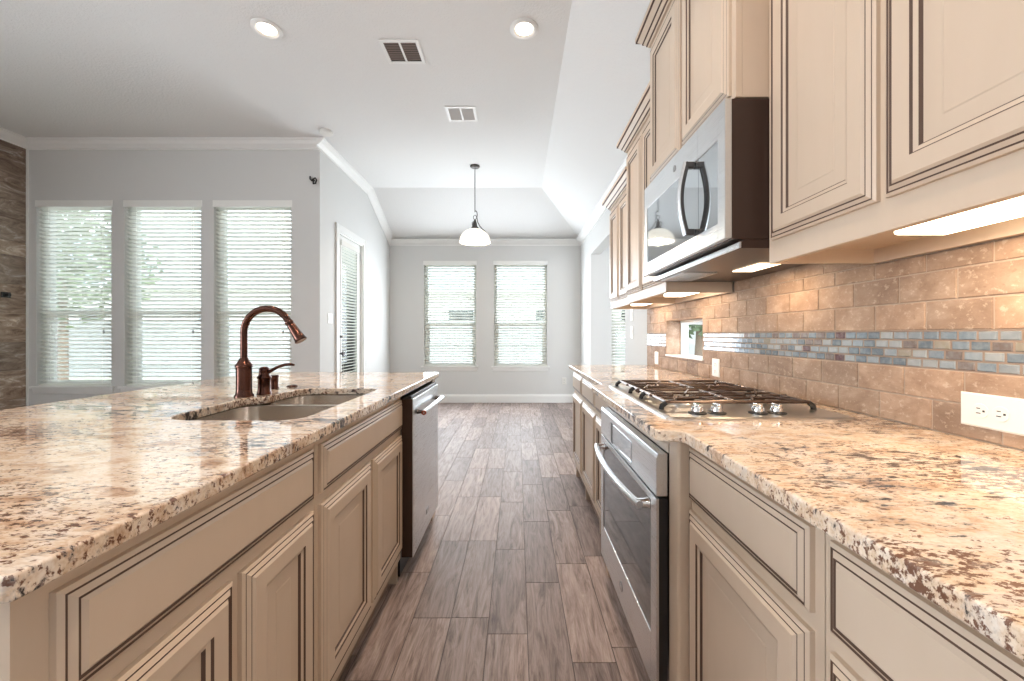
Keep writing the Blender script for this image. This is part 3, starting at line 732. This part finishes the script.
monogram(ov, XV, 1.525, 0.198, 0.019)

# ------------------------------------------------------------------ cooktop
ct = thing('gas_cooktop', (0.71, 1.53, ZT), 'stainless steel gas cooktop with dark cast iron grates and chrome knobs', 'cooktop')
mb = MB(); mb.loft([[(x, y, ZT) for x, y in rounded([(0.434, 1.146), (0.986, 1.146), (0.986, 1.906), (0.434, 1.906)], 0.02, 4)],
                    [(x, y, ZT + 0.005) for x, y in rounded([(0.434, 1.146), (0.986, 1.146), (0.986, 1.906), (0.434, 1.906)], 0.02, 4)],
                    [(x, y, ZT + 0.008) for x, y in rounded([(0.440, 1.152), (0.980, 1.152), (0.980, 1.900), (0.440, 1.900)], 0.016, 4)],
                    [(x, y, ZT + 0.006) for x, y in rounded([(0.452, 1.164), (0.968, 1.164), (0.968, 1.888), (0.452, 1.888)], 0.012, 4)]])
mb.build('cooktop_plate', 'steel_plate', ct)
zb = ZT + 0.006
for bx, by, br in ((0.585, 1.42, 0.040), (0.585, 1.735, 0.033), (0.845, 1.42, 0.030), (0.845, 1.735, 0.046)):
    bo = MB().lathe([(br + 0.016, 0.0), (br + 0.014, 0.004), (br, 0.006), (br, 0.012)], (bx, by, zb), seg=24).build('burner', 'steel_plate', ct, smooth=True)
    MB().lathe([(br, 0.0122), (br + 0.004, 0.013), (br + 0.003, 0.019), (br * 0.7, 0.021), (0.0, 0.021)], (bx, by, zb), seg=24).build('burner_cap', 'iron', bo, smooth=True)
for kx in (0.552, 0.612, 0.738, 0.796):
    kb = MB().lathe([(0.027, 0.0), (0.027, 0.003), (0.022, 0.0045), (0.022, 0.0046), (0.0, 0.0046)], (kx, 1.222, zb), seg=22).build('knob', 'black', ct, smooth=True)
    km = MB().lathe([(0.017, 0.0047), (0.0165, 0.018), (0.014, 0.022), (0.0, 0.0225)], (kx, 1.222, zb), seg=20)
    km.box(kx - 0.005, kx + 0.005, 1.222 - 0.018, 1.222 + 0.018, zb + 0.021, zb + 0.029)
    km.build('knob_grip', 'chrome', kb, bevel=0.0015, smooth=True)
def grate(y0, y1, feet):
    x0, x1 = 0.470, 0.950; zt = ZT + 0.030; w = 0.0058
    root = MB()
    def bar(a, b, ww=w): root.tube([a, b], ww, 6)
    for yy in (y0, y1): root.tube([(x0 + 0.002, yy, zt - 0.010), (x0 + 0.008, yy, zt - 0.002), (x0 + 0.02, yy, zt), (x1 - 0.02, yy, zt), (x1 - 0.008, yy, zt - 0.002), (x1 - 0.002, yy, zt - 0.010)], w, 8)
    ym = (y0 + y1) / 2
    for yy in (y0 + (y1 - y0) * 0.3, y0 + (y1 - y0) * 0.7): bar((x0 + 0.012, yy, zt - 0.001), (x1 - 0.012, yy, zt - 0.001), 0.0048)
    for xx in (x0 + 0.012, (x0 + x1) / 2, x1 - 0.012): bar((xx, y0, zt - 0.001), (xx, y1, zt - 0.001))
    for cx in (0.585, 0.845):
        for ang in range(4):
            a = math.pi / 4 + ang * math.pi / 2
            bar((cx + 0.030 * math.cos(a), ym + 0.030 * math.sin(a), zt), (cx + 0.12 * math.cos(a), ym + min(0.14, (y1 - y0) / 2) * (1 if math.sin(a) > 0 else -1), zt), 0.005)
        bar((cx - 0.115, ym, zt), (cx - 0.03, ym, zt), 0.005); bar((cx + 0.03, ym, zt), (cx + 0.115, ym, zt), 0.005)
    g_ = root.build('grate', 'iron', ct)
    for yy in feet:
        for xx, s in ((x0, -1), (x1, 1)):
            mb = MB(); mb.tube([(xx + s * 0.006, yy, zb), (xx + s * 0.003, yy, zb + 0.012), (xx - s * 0.010, yy, zt - 0.002)], [0.0085, 0.0085, 0.008], 8)
            mb.build('grate_foot', 'black', g_)
    return g_
grate(1.285, 1.562, (1.285, 1.498)); grate(1.586, 1.863, (1.640, 1.863))

# ------------------------------------------------------------------ upper cabinets
CAB_CROWN = [(0, 0), (0.010, 0), (0.014, 0.012), (0.022, 0.018), (0.030, 0.030), (0.050, 0.052), (0.056, 0.056), (0.060, 0.066), (0.060, 0.078), (0, 0.078)]
def upper_cabinet(label, y0, y1, xf, z0, z1, doors, dz, crown_top=True, rail=True, group=None):
    """wall cabinet facing -x with face plane xf; doors = split positions; dz = door bottom and top"""
    root = thing('wall_cabinet', ((xf + XW) / 2, (y0 + y1) / 2, z0), label, 'cabinet', group)
    t = 0.018; xb = XW - 0.016; mb = MB()
    und = z0 + (0.040 if rail else 0.0)
    mb.box(xf + 0.02, xb, y0, y0 + t, z0, z1); mb.box(xf + 0.02, xb, y1 - t, y1, z0, z1)
    mb.box(xf + 0.02, xb, y0 + t, y1 - t, und, und + t); mb.box(xf + 0.02, xb, y0 + t, y1 - t, z1 - t, z1)
    mb.box(xb - t, xb, y0 + t, y1 - t, z0 if rail else und + t, z1 - t)
    mb.build('carcass', 'cab', root)
    MB().box(xf, xf + 0.02, y0, y1, z0, z1).build('face_frame', 'cab', root, bevel=0.0015)
    ys = [y0, *doors, y1]
    for i, (a, b) in enumerate(zip(ys, ys[1:])):
        front_panel('door', root, a + (0.022 if i == 0 else 0.010), b - (0.022 if i == len(ys) - 2 else 0.010), dz[0], dz[1], xf, -1)
    if crown_top:
        cz = z1 - 0.015; mb = MB()
        rings = MB(); prof = [(u, cz + w) for u, w in CAB_CROWN]
        rings.sweep([(xb, y0), (xf, y0), (xf, y1), (xb, y1)], prof, left=True)
        co = rings.build('crown', ['cab', 'glaze'], root)
        gl = MB()
        for u, w in ((0.0155, 0.0135), (0.031, 0.0325), (0.0555, 0.0575)):
            gl.sweep([(xb, y0), (xf, y0), (xf, y1), (xb, y1)], [(u - 0.004, cz + w - 0.0045), (u + 0.0024, cz + w - 0.0045), (u + 0.0024, cz + w + 0.0035), (u - 0.004, cz + w + 0.0035)], left=True)
        gl.build('glaze_line', 'glaze', co)
    return root
upper_cabinet('cream wall cabinet nearest the camera, with a lit lamp under it', 0.44, 1.186, 0.75, 1.3715, 2.44, (0.812,), (1.436, 2.40), group='wall cabinets')
upper_cabinet('cream wall cabinet above the microwave, the highest of the row', 1.189, 1.945, 0.652, 1.872, 2.585, (1.565,), (1.888, 2.53), rail=False, group='wall cabinets')
upper_cabinet('cream wall cabinet just behind the microwave', 1.97, 2.66, 0.735, 1.3715, 2.395, (2.315,), (1.425, 2.335), group='wall cabinets')
upper_cabinet('cream wall cabinet at the far end of the row, lowest crown', 2.664, 3.265, 0.765, 1.3715, 2.20, (2.955,), (1.425, 2.145), group='wall cabinets')

# under-cabinet lamps
def under_light(label, x0, x1, y0, y1, zt, power):
    root = thing('under_cabinet_light', ((x0 + x1) / 2, (y0 + y1) / 2, zt), label, 'lamp', 'under cabinet lights')
    MB().box(x0, x1, y0, y1, zt - 0.008, zt - 0.0005).build('housing', 'plastic', root)
    MB().box(x0 + 0.004, x1 - 0.004, y0 + 0.004, y1 - 0.004, zt - 0.026, zt - 0.008).build('lens', 'undercab', root, bevel=0.006)
    l = area('under_cabinet_glow', ((x0 + x1) / 2, (y0 + y1) / 2, zt - 0.030), (0, 0, -1), x1 - x0, y1 - y0, power, (1.0, 0.76, 0.52))
under_light('long lit lamp under the nearest wall cabinet', 0.845, 0.970, 0.47, 0.905, 1.411, 1.8)
under_light('lit lamp under the wall cabinet just behind the microwave', 0.86, 0.98, 2.03, 2.36, 1.411, 0.8)
under_light('lit lamp under the farthest wall cabinet', 0.87, 0.98, 2.78, 3.08, 1.411, 0.9)

# ------------------------------------------------------------------ microwave
XM = 0.62; m1, m2 = 1.190, 1.944
mw = thing('microwave', (0.85, 1.567, 1.42), 'stainless steel microwave with a curved handle, mounted above the cooktop', 'microwave')
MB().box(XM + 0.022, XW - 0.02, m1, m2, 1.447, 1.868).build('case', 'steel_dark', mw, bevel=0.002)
mg = (1.234, 1.905, 1.505, 1.765); seam = 1.371
mb = MB()
for a, b, c, d in ((m1, mg[0], 1.450, 1.868), (mg[1], m2, 1.450, 1.868), (mg[0], seam - 0.001, 1.450, mg[2]), (seam + 0.001, mg[1], 1.450, mg[2]), (mg[0], seam - 0.001, mg[3], 1.868), (seam + 0.001, mg[1], mg[3], 1.868)):
    mb.box(XM, XM + 0.021, a, b, c, d)
mdo = mb.build('door', 'steel', mw, bevel=0.0012)
MB().box(XM + 0.003, XM + 0.02, seam + 0.001, mg[1], mg[2], mg[3]).build('door_glass', 'glass_micro', mdo)
MB().box(XM + 0.003, XM + 0.02, mg[0], seam - 0.001, mg[2], mg[3]).build('control_glass', 'glass_micro', mw)
hp = []; rr = []
for j in range(15):
    t = j / 14; hp.append((XM - 0.022 - 0.022 * math.sin(math.pi * t), 1.405 , 1.512 + 0.256 * t)); rr.append(0.0105)
ho = MB().tube(hp, rr, 14).build('handle', 'dark_metal', mdo, smooth=True)
hs = MB().tube([(p[0] - 0.0035, p[1] + 0.0, p[2]) for p in hp], 0.0095, 14).build('handle_facing', 'steel', ho, smooth=True)
for zz in (1.522, 1.758):
    MB().box(XM - 0.03, XM + 0.003, 1.394, 1.416, zz - 0.011, zz + 0.011).build('handle_post', 'dark_metal', ho, bevel=0.004)
monogram(mw, XM, 1.57, 1.816, 0.013)
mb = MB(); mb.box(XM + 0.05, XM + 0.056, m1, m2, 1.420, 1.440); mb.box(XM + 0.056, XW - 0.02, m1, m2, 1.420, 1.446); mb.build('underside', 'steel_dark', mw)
MB().box(XM + 0.044, XM + 0.05, m1, m2, 1.421, 1.440).build('lower_lip', 'steel', mw, bevel=0.002)
vb = MB()
for j in range(12):
    vb.box(XM + 0.066 + j * 0.0125, XM + 0.072 + j * 0.0125, 1.65, 1.90, 1.4165, 1.4199)
vb.build('filter', 'steel', mw)
MB().box(0.875, 0.955, 1.44, 1.62, 1.4165, 1.4199).build('hood_lens', 'micro_lens', mw)
area('hood_lamp', (0.915, 1.53, 1.412), (0, 0, -1), 0.08, 0.17, 1.0, (1.0, 0.70, 0.42))

# ------------------------------------------------------------------ backsplash: every tile modelled in one surface mesh
bs = thing('tile_backsplash', (XW, 1.7, ZT), 'brown travertine tile backsplash with a glass mosaic band on the right wall', 'backsplash')
Y0, Y1 = 0.10, 3.287; XT = XW - 0.011
gb = MB(); gm_ = MB()
for zz0, zz1, a, b in ((ZT + 0.001, 1.0725, Y0, Y1), (1.0725, 1.1715, Y0, Y1), (1.1715, 1.372, Y0, Y1), (1.372, 1.47, 1.188, 1.966)):
    wall_cells(gm_ if zz0 == 1.0725 else gb, 'x', XW - 0.008, XW - 0.0005, a, b, zz0, zz1, [(PT[0], PT[1], max(PT[2], zz0), min(PT[3], zz1))] if zz0 < PT[3] and zz1 > PT[2] else [])
def tile_row(mb, z0, z1, pitch, off, gap, x, y0=Y0, y1=Y1, xr=XW - 0.007):
    y = y0 - pitch + off
    while y < y1:
        spans = [(max(y + gap / 2, y0), min(y + pitch - gap / 2, y1), z0 + gap / 2, z1 - gap / 2)]
        if z1 > PT[2] and z0 < PT[3]:
            out = []
            for a, b, c, d in spans:
                if b <= PT[0] or a >= PT[1]: out.append((a, b, c, d)); continue
                if a < PT[0]: out.append((a, PT[0], c, d))
                if b > PT[1]: out.append((PT[1], b, c, d))
                a2, b2 = max(a, PT[0]), min(b, PT[1])
                if c < PT[2] - 0.004: out.append((a2, b2, c, PT[2]))
                if d > PT[3] + 0.004: out.append((a2, b2, PT[3], d))
            spans = out
        for a, b, c, d in spans:
            if b - a > 0.006 and d - c > 0.006:
                e_ = min(0.002, (b - a) / 4)
                mb.loft([[(xr, a, c), (xr, b, c), (xr, b, d), (xr, a, d)], [(x + 0.002, a, c), (x + 0.002, b, c), (x + 0.002, b, d), (x + 0.002, a, d)], [(x, a + e_, c + e_), (x, b - e_, c + e_), (x, b - e_, d - e_), (x, a + e_, d - e_)]])
        y += pitch
P = 0.1485
lo = MB(); hi = MB()
for i, (z0, z1) in enumerate(((0.9155, 0.994), (0.994, 1.0725), (1.1715, 1.2475), (1.2475, 1.3235), (1.3235, 1.3718))):
    tile_row(lo if i < 2 else hi, z0, z1, P, (0.037 if i in (0,) else 0.111 if i == 1 else 0.052 if i in (2, 4) else 0.126) % P, 0.0035, XT)
tile_row(hi, 1.3718, 1.447, P, 0.05, 0.0035, XT, 1.19, 1.964)
for a_, b_ in ((Y0, PT[0]), (PT[1], Y1)):
    mo = MB()
    for i in range(4):
        tile_row(mo, 1.0735 + i * 0.0243, 1.0735 + (i + 1) * 0.0243, 0.0415, (i % 2) * 0.0207 + 0.006 * i, 0.0045, XT + 0.001, a_, b_)
    mo.build('mosaic_band', 'mosaic', bs)
gb.build('grout', 'grout', bs); gm_.build('mosaic_grout', 'mosaic_grout', bs)
lo.build('lower_travertine_rows', 'travertine', bs); hi.build('upper_travertine_rows', 'travertine', bs)
# tiles lining the pass-through
pl = MB(); a, b, c, d = PT
pl.box(XW - 0.010, XW + 0.09, b - 0.010, b - 0.0005, c + 0.012, d - 0.0005); pl.box(XW - 0.010, XW + 0.09, a + 0.0005, a + 0.010, c + 0.012, d - 0.0005); pl.box(XW - 0.010, XW + 0.09, a + 0.010, b - 0.010, d - 0.010, d - 0.0005)
pl.build('niche_lining', 'travertine', bs)
tf = MB(); tf.box(XW - 0.016, XW + 0.14, a + 0.0005, b - 0.0005, c + 0.0005, c + 0.011)
tf.box(XW + 0.091, XW + 0.14, b - 0.03, b - 0.0005, c + 0.012, d - 0.0005); tf.box(XW + 0.091, XW + 0.14, a + 0.0005, a + 0.03, c + 0.012, d - 0.0005); tf.box(XW + 0.091, XW + 0.14, a + 0.03, b - 0.03, d - 0.025, d - 0.0005)
struct('trim_6', tf, 'trim', bevel=0.002)

# ------------------------------------------------------------------ outlets and switches
def plate(name, label, cat, ctr, size, normal, kind, group=None, horizontal=False):
    """wall plate: ctr on the wall surface; size (w, h) ; normal '-x','+x','-y'"""
    root = thing(name, ctr, label, cat, group); w, h = size
    def T(u, v, d_):                               # u along the wall, v up, d_ out of the wall
        if normal == '-x': return (ctr[0] - d_, ctr[1] - u, ctr[2] + v)
        if normal == '+x': return (ctr[0] + d_, ctr[1] + u, ctr[2] + v)
        return (ctr[0] + u, ctr[1] - d_, ctr[2] + v)
    mb = MB(); mb.T = T
    mb.loft([[(-w / 2, -h / 2, 0.0003), (w / 2, -h / 2, 0.0003), (w / 2, h / 2, 0.0003), (-w / 2, h / 2, 0.0003)], [(-w / 2, -h / 2, 0.003), (w / 2, -h / 2, 0.003), (w / 2, h / 2, 0.003), (-w / 2, h / 2, 0.003)],
             [(-w / 2 + 0.004, -h / 2 + 0.004, 0.006), (w / 2 - 0.004, -h / 2 + 0.004, 0.006), (w / 2 - 0.004, h / 2 - 0.004, 0.006), (-w / 2 + 0.004, h / 2 - 0.004, 0.006)]])
    mb.build('plate', 'plastic', root)
    if kind == 'outlet':
        for s in (-1, 1):
            cu, cv = (s * 0.0195, 0) if horizontal else (0, s * 0.0195)
            mb = MB(); mb.T = T; rr = 0.0165
            ring = [(cu + rr * math.cos(2 * math.pi * j / 20), cv + rr * math.sin(2 * math.pi * j / 20)) for j in range(20)]
            if horizontal: ring = [(min(max(p[0], cu - 0.0155), cu + 0.0155), p[1]) for p in ring]
            else: ring = [(p[0], min(max(p[1], cv - 0.0135), cv + 0.0135)) for p in ring]
            mb.loft([[(p[0], p[1], 0.0058) for p in ring], [(p[0], p[1], 0.008) for p in ring]])
            fo = mb.build('receptacle', 'plastic', root, bevel=0.0006)
            sl = MB(); sl.T = T
            for du, dv, a_, b_ in ((-0.0055, 0.003, 0.0011, 0.0045), (0.0055, 0.003, 0.0011, 0.0037), (0, -0.0075, 0.0022, 0.0022)):
                uu, vv, p, q = (cu - dv, cv + du, b_, a_) if horizontal else (cu + du, cv + dv, a_, b_)
                sl.loft([[(uu - p, vv - q, 0.0075), (uu + p, vv - q, 0.0075), (uu + p, vv + q, 0.0075), (uu - p, vv + q, 0.0075)], [(uu - p, vv - q, 0.0083), (uu + p, vv - q, 0.0083), (uu + p, vv + q, 0.0083), (uu - p, vv + q, 0.0083)]])
            sl.build('slots', 'plastic_dark', fo)
    else:
        k = kind
        for i in range(k):
            cu = (i - (k - 1) / 2) * 0.046; mb = MB(); mb.T = T; p, q = 0.0165, 0.033
            mb.loft([[(cu - p, -q, 0.0055), (cu + p, -q, 0.0055), (cu + p, q, 0.0055), (cu - p, q, 0.0055)], [(cu - p + 0.001, -q + 0.001, 0.0075), (cu + p - 0.001, -q + 0.001, 0.0075), (cu + p - 0.001, q - 0.001, 0.0105), (cu - p + 0.001, q - 0.001, 0.0105)]])
            mb.build('rocker', 'trim', root)
    return root
plate('power_outlet', 'white duplex outlet turned sideways on the backsplash, nearest the camera', 'outlet', (XT, 0.894, 0.986), (0.126, 0.078), '-x', 'outlet', horizontal=True)
plate('power_outlet', 'white outlet on the backsplash beside the far end of the cooktop, below the mosaic band', 'outlet', (XT, 2.140, 0.984), (0.076, 0.096), '-x', 'outlet')
plate('power_outlet', 'white outlet on the backsplash at the far end, left of the pass-through opening', 'outlet', (XT, 3.05, 0.984), (0.076, 0.096), '-x', 'outlet')
plate('power_outlet', 'small white outlet low on the breakfast nook wall, right of the windows', 'outlet', (0.80, YN, 0.37), (0.072, 0.116), '-y', 'outlet')
plate('light_switch', 'upper of two white switch plates past the far end of the backsplash', 'switch', (XW, 3.75, 1.348), (0.075, 0.118), '-x', 1)
plate('light_switch', 'lower of two white switch plates past the far end of the backsplash', 'switch', (XW, 3.75, 1.185), (0.075, 0.118), '-x', 1)
plate('light_switch', 'white double switch plate on the nook wall left of the patio door', 'switch', (XL, 4.645, 1.352), (0.120, 0.118), '+x', 2)

# ------------------------------------------------------------------ ceiling fixtures
def downlight(label, x, y):
    root = thing('recessed_light', (x, y, ZC), label, 'ceiling light', 'recessed ceiling lights')
    MB().lathe([(0.056, -0.0005), (0.098, -0.0005), (0.098, -0.006), (0.090, -0.012), (0.074, -0.014), (0.060, -0.004), (0.056, -0.003)], (x, y, ZC), seg=36).build('trim_ring', 'trim', root, smooth=True)
    MB().lathe([(0.0605, -0.0012), (0.0605, -0.0045), (0.0, -0.0055)], (x, y, ZC), seg=36).build('lens', 'downlight', root, smooth=True)
    d = bpy.data.lights.new('downlight_lamp', 'SPOT'); d.shadow_soft_size = 0.06; d.spot_size = math.radians(115); d.spot_blend = 1.0; d.energy = 60; d.color = (1.0, 0.73, 0.53)
    o = bpy.data.objects.new('downlight_lamp', d); C.objects.link(o); o.location = (x, y, ZC - 0.02)
downlight('lit round recessed ceiling light on the left, in front of the living room', -1.757, 2.79)
downlight('lit round recessed ceiling light near the sloped ceiling over the kitchen aisle', 0.046, 2.79)
downlight('lit recessed ceiling light above the near end of the kitchen aisle', 0.046, 0.75)
downlight('lit recessed ceiling light above the near end of the island', -1.775, 0.75)
downlight('lit recessed ceiling light behind the camera above the aisle', 0.046, -1.3)
def vent(label, x0, x1, y0, y1, dark):
    root = thing('ceiling_vent', ((x0 + x1) / 2, (y0 + y1) / 2, ZC), label, 'vent', 'ceiling vents')
    z1, z0 = ZC - 0.0005, ZC - 0.008; f = 0.026; xm = (x0 + x1) / 2
    mb = MB(); mb.box(x0, x0 + f, y0, y1, z0, z1); mb.box(x1 - f, x1, y0, y1, z0, z1); mb.box(x0 + f, x1 - f, y0, y0 + f, z0, z1); mb.box(x0 + f, x1 - f, y1 - f, y1, z0, z1); mb.box(xm - 0.008, xm + 0.008, y0 + f, y1 - f, z0, z1)
    mb.build('frame', 'trim', root, bevel=0.002)
    MB().box(x0 + f, x1 - f, y0 + f, y1 - f, z1 - 0.001, z1).build('backing', 'louver_dark' if dark else 'louver_grey', root)
    lv = MB(); y = y0 + f + 0.008
    while y < y1 - f - 0.006:
        for a, b in ((x0 + f, xm - 0.008), (xm + 0.008, x1 - f)):
            lv.loft([[(a, y - 0.005, z1 - 0.002), (a, y + 0.005, z1 - 0.0065), (a, y + 0.005, z1 - 0.0075), (a, y - 0.005, z1 - 0.003)], [(b, y - 0.005, z1 - 0.002), (b, y + 0.005, z1 - 0.0065), (b, y + 0.005, z1 - 0.0075), (b, y - 0.005, z1 - 0.003)]])
        y += 0.024 if dark else 0.014
    lv.build('louvers', 'louver_brown' if dark else 'louver_pale', root)
vent('white framed ceiling vent with dark louvers, the nearer of two', -1.012, -0.723, 2.89, 3.145, True)
vent('white framed ceiling vent with white louvers, the farther of two', -0.685, -0.398, 3.735, 3.99, False)
o = MB().lathe([(0.068, -0.0005), (0.068, -0.012), (0.062, -0.026), (0.040, -0.034), (0.0, -0.036)], (-2.02, 4.20, ZC), seg=28).build('smoke_detector', 'plastic', None, smooth=True)
tag(o, 'white round smoke detector on the ceiling by the nook wall corner', 'smoke detector')

# pendant lamp over the nook
px_, py_ = -0.541, 5.06
pn = thing('pendant_lamp', (px_, py_, ZC), 'pendant lamp with a white glass bowl shade hanging on a dark rod in the nook', 'pendant lamp')
MB().lathe([(0.0, -0.0005), (0.062, -0.0005), (0.062, -0.008), (0.052, -0.020), (0.020, -0.028), (0.0, -0.030)], (px_, py_, ZC), seg=28).build('canopy', 'dark_metal', pn, smooth=True)
MB().tube([(px_, py_, ZC - 0.025), (px_, py_, 2.72)], 0.0055, 10).build('rod', 'dark_metal', pn, smooth=True)
zt = 2.505; zbm = 2.338
sh = []
for j in range(13):
    t = j / 12 * math.pi / 2; sh.append((0.045 + 0.150 * math.sin(t), zt - 0.155 * (1 - math.cos(t)) ** 0.85))
sh.append((0.198, zbm)); inner = [(r - 0.006, z - 0.004 if z > zbm + 0.01 else z) for r, z in reversed(sh)]
MB().lathe([(r, z) for r, z in sh + inner], (px_, py_, 0), seg=40, caps=False).build('shade', 'shade', pn, smooth=True)
MB().lathe([(0.0, 2.625), (0.012, 2.622), (0.018, 2.60), (0.026, 2.575), (0.028, 2.545), (0.050, 2.520), (0.052, 2.500), (0.0, 2.498)], (px_, py_, 0), seg=24).build('socket_cup', 'dark_metal', pn, smooth=True)
for ang, prof, rads in ((-8, [(0.008, 2.74), (0.024, 2.725), (0.030, 2.69), (0.026, 2.65), (0.034, 2.60), (0.060, 2.545), (0.095, 2.505), (0.128, 2.475), (0.150, 2.455)], [0.006] * 8 + [0.003]),
                        (125, [(0.022, 2.575), (0.045, 2.590), (0.064, 2.575), (0.066, 2.550), (0.050, 2.540)], [0.005] * 5), (245, [(0.022, 2.575), (0.045, 2.590), (0.064, 2.575), (0.066, 2.550), (0.050, 2.540)], [0.005] * 5)):
    c, s_ = math.cos(math.radians(ang)), math.sin(math.radians(ang))
    MB().tube([(px_ + r * c, py_ + r * s_, z) for r, z in prof], rads, 8).build('scroll_arm', 'dark_metal', pn, smooth=True)
lp = MB(); ring = [(px_ + 0.020 * math.cos(t), py_, 2.655 + 0.028 * math.sin(t)) for t in (2 * math.pi * j / 16 for j in range(17))]
lp.tube(ring, 0.004, 8); lp.build('hook_loop', 'dark_metal', pn, smooth=True)
MB().lathe([(0.0, 2.49), (0.012, 2.485), (0.016, 2.46), (0.032, 2.425), (0.032, 2.405), (0.018, 2.380), (0.0, 2.374)], (px_, py_, 0), seg=20).build('bulb', 'bulb', pn, smooth=True)
d = bpy.data.lights.new('pendant_glow', 'POINT'); d.energy = 14; d.color = (1.0, 0.84, 0.66); d.shadow_soft_size = 0.04
o = bpy.data.objects.new('pendant_glow', d); C.objects.link(o); o.location = (px_, py_, 2.35)

# small black bits on the living room walls
wc = MB(); x, y, z = -2.245, YL, 2.86
wc.tube([(x - 0.05, y - 0.004, z + 0.055), (x - 0.042, y - 0.02, z + 0.02), (x - 0.02, y - 0.03, z + 0.0), (x, y - 0.03, z + 0.015), (x + 0.018, y - 0.03, z + 0.03), (x + 0.035, y - 0.03, z + 0.005), (x + 0.022, y - 0.03, z - 0.03), (x - 0.002, y - 0.03, z - 0.035), (x - 0.008, y - 0.02, z + 0.0), (x - 0.004, y, z + 0.012)], 0.0085, 8)
o = wc.build('cable_stub', 'black', None, smooth=True); tag(o, 'black loop of cable poking from the grey living room wall near its right corner', 'cable')
hk = MB(); hk.box(XS, XS + 0.012, 4.17, 4.25, 1.555, 1.615); hk.box(XS + 0.012, XS + 0.05, 4.195, 4.225, 1.57, 1.60)
o = hk.build('wall_bracket', 'black', None, bevel=0.004); tag(o, 'small black bracket on the brown stone wall at the left edge', 'bracket')

# ------------------------------------------------------------------ outdoors
gr = MB(); gr.box(-30, 20, YN + 0.2, 40, -0.30, -0.16); gr.box(-30, XL - 0.2, YL + 0.2, YN + 0.2, -0.30, -0.16); struct('ground_lawn', gr, 'lawn')
pa = MB(); pa.box(-8.5, XL - 0.16, YL + 0.16, 9.6, -0.16, -0.03); struct('ground_patio', pa, 'concrete', bevel=0.01)
fe = thing('wood_fence', (-3, 12.5, -0.16), 'weathered wooden board fence across the back of the yard', 'fence')
fb = MB(); x = -16.0
while x < 9.0:
    fb.box(x, x + 0.135, 12.50, 12.52, -0.16, 1.62 + random.uniform(-0.008, 0.008)); x += 0.14
fb.build('boards', 'fence', fe)
frl = MB()
for zz in (0.2, 0.85, 1.4): frl.box(-16, 9, 12.46, 12.50, zz, zz + 0.09)
frl.build('rail', 'fence', fe)
def house(label, x0, x1, y0, y1, ze, zr, win):
    root = thing('neighbour_house', ((x0 + x1) / 2, (y0 + y1) / 2, -0.16), label, 'house', 'houses beyond the fence')
    MB().box(x0, x1, y0, y1, -0.16, ze).build('brick_wall', 'brick', root)
    mb = MB(); o_ = 0.45; ym = (y0 + y1) / 2
    mb.loft([[(x0 - o_, y0 - o_, ze), (x1 + o_, y0 - o_, ze), (x1 + o_, y1 + o_, ze), (x0 - o_, y1 + o_, ze)], [(x0 - o_, y0 - o_, ze + 0.12), (x1 + o_, y0 - o_, ze + 0.12), (x1 + o_, y1 + o_, ze + 0.12), (x0 - o_, y1 + o_, ze + 0.12)]])
    mb.build('eave', 'patio_white', root)
    rf = MB(); a, b, c, d, hgt = x0 - o_, x1 + o_, y0 - o_, y1 + o_, ze + 0.12
    dd_ = (d - c) / 2
    rf.add([(a, c, hgt), (b, c, hgt), (b, d, hgt), (a, d, hgt), (a + dd_, ym, zr), (b - dd_, ym, zr)], [(0, 1, 5, 4), (2, 3, 4, 5), (1, 2, 5), (3, 0, 4), (0, 3, 2, 1)])
    rf.build('roof', 'shingle', root)
    for wx in win:
        f = MB(); f.box(wx - 0.55, wx + 0.55, y0 - 0.04, y0, 0.7, 2.2); fo = f.build('window', 'patio_white', root)
        MB().box(wx - 0.48, wx + 0.48, y0 - 0.05, y0 - 0.04, 0.78, 2.12).build('pane', 'glass_black', fo)
house('single storey brick house behind the fence, seen through the nook windows', -5.0, 6.5, 15.5, 24.0, 2.75, 6.4, (-2.2, 1.2, 4.5))
house('single storey brick house behind the fence, seen through the living room windows', -24.0, -8.6, 15.0, 25.0, 2.85, 6.8, (-20, -16, -11.5))
def tree(label, x, y, h, r, seed):
    rnd = random.Random(seed); root = thing('garden_tree', (x, y, -0.16), label, 'tree', 'trees in the yard')
    MB().tube([(x, y, -0.16), (x + 0.05, y, h * 0.35), (x, y, h * 0.6)], [0.14, 0.10, 0.06], 10).build('trunk', 'bark', root, smooth=True)
    lf = MB()
    for _ in range(1500):
        u = Vector((rnd.gauss(0, 1), rnd.gauss(0, 1), rnd.gauss(0, 1))).normalized() * (rnd.random() ** 0.4) * r
        p = Vector((x, y, h * 0.66)) + Vector((u.x, u.y, u.z * 0.85)); a = Vector((rnd.gauss(0, 1), rnd.gauss(0, 1), rnd.gauss(0, 1))).normalized(); b = a.orthogonal().normalized(); s = 0.10 + 0.08 * rnd.random()
        lf.add([tuple(p - a * s), tuple(p + b * s * 0.45), tuple(p + a * s), tuple(p - b * s * 0.45)], [(0, 1, 2, 3)])
    lf.build('foliage', 'leaf', root)
tree('green tree in the yard seen through the left living room window', -12.6, 11.0, 4.8, 2.1, 1)
tree('green tree seen through the pass-through in the backsplash', 4.9, 10.8, 3.6, 1.5, 3)
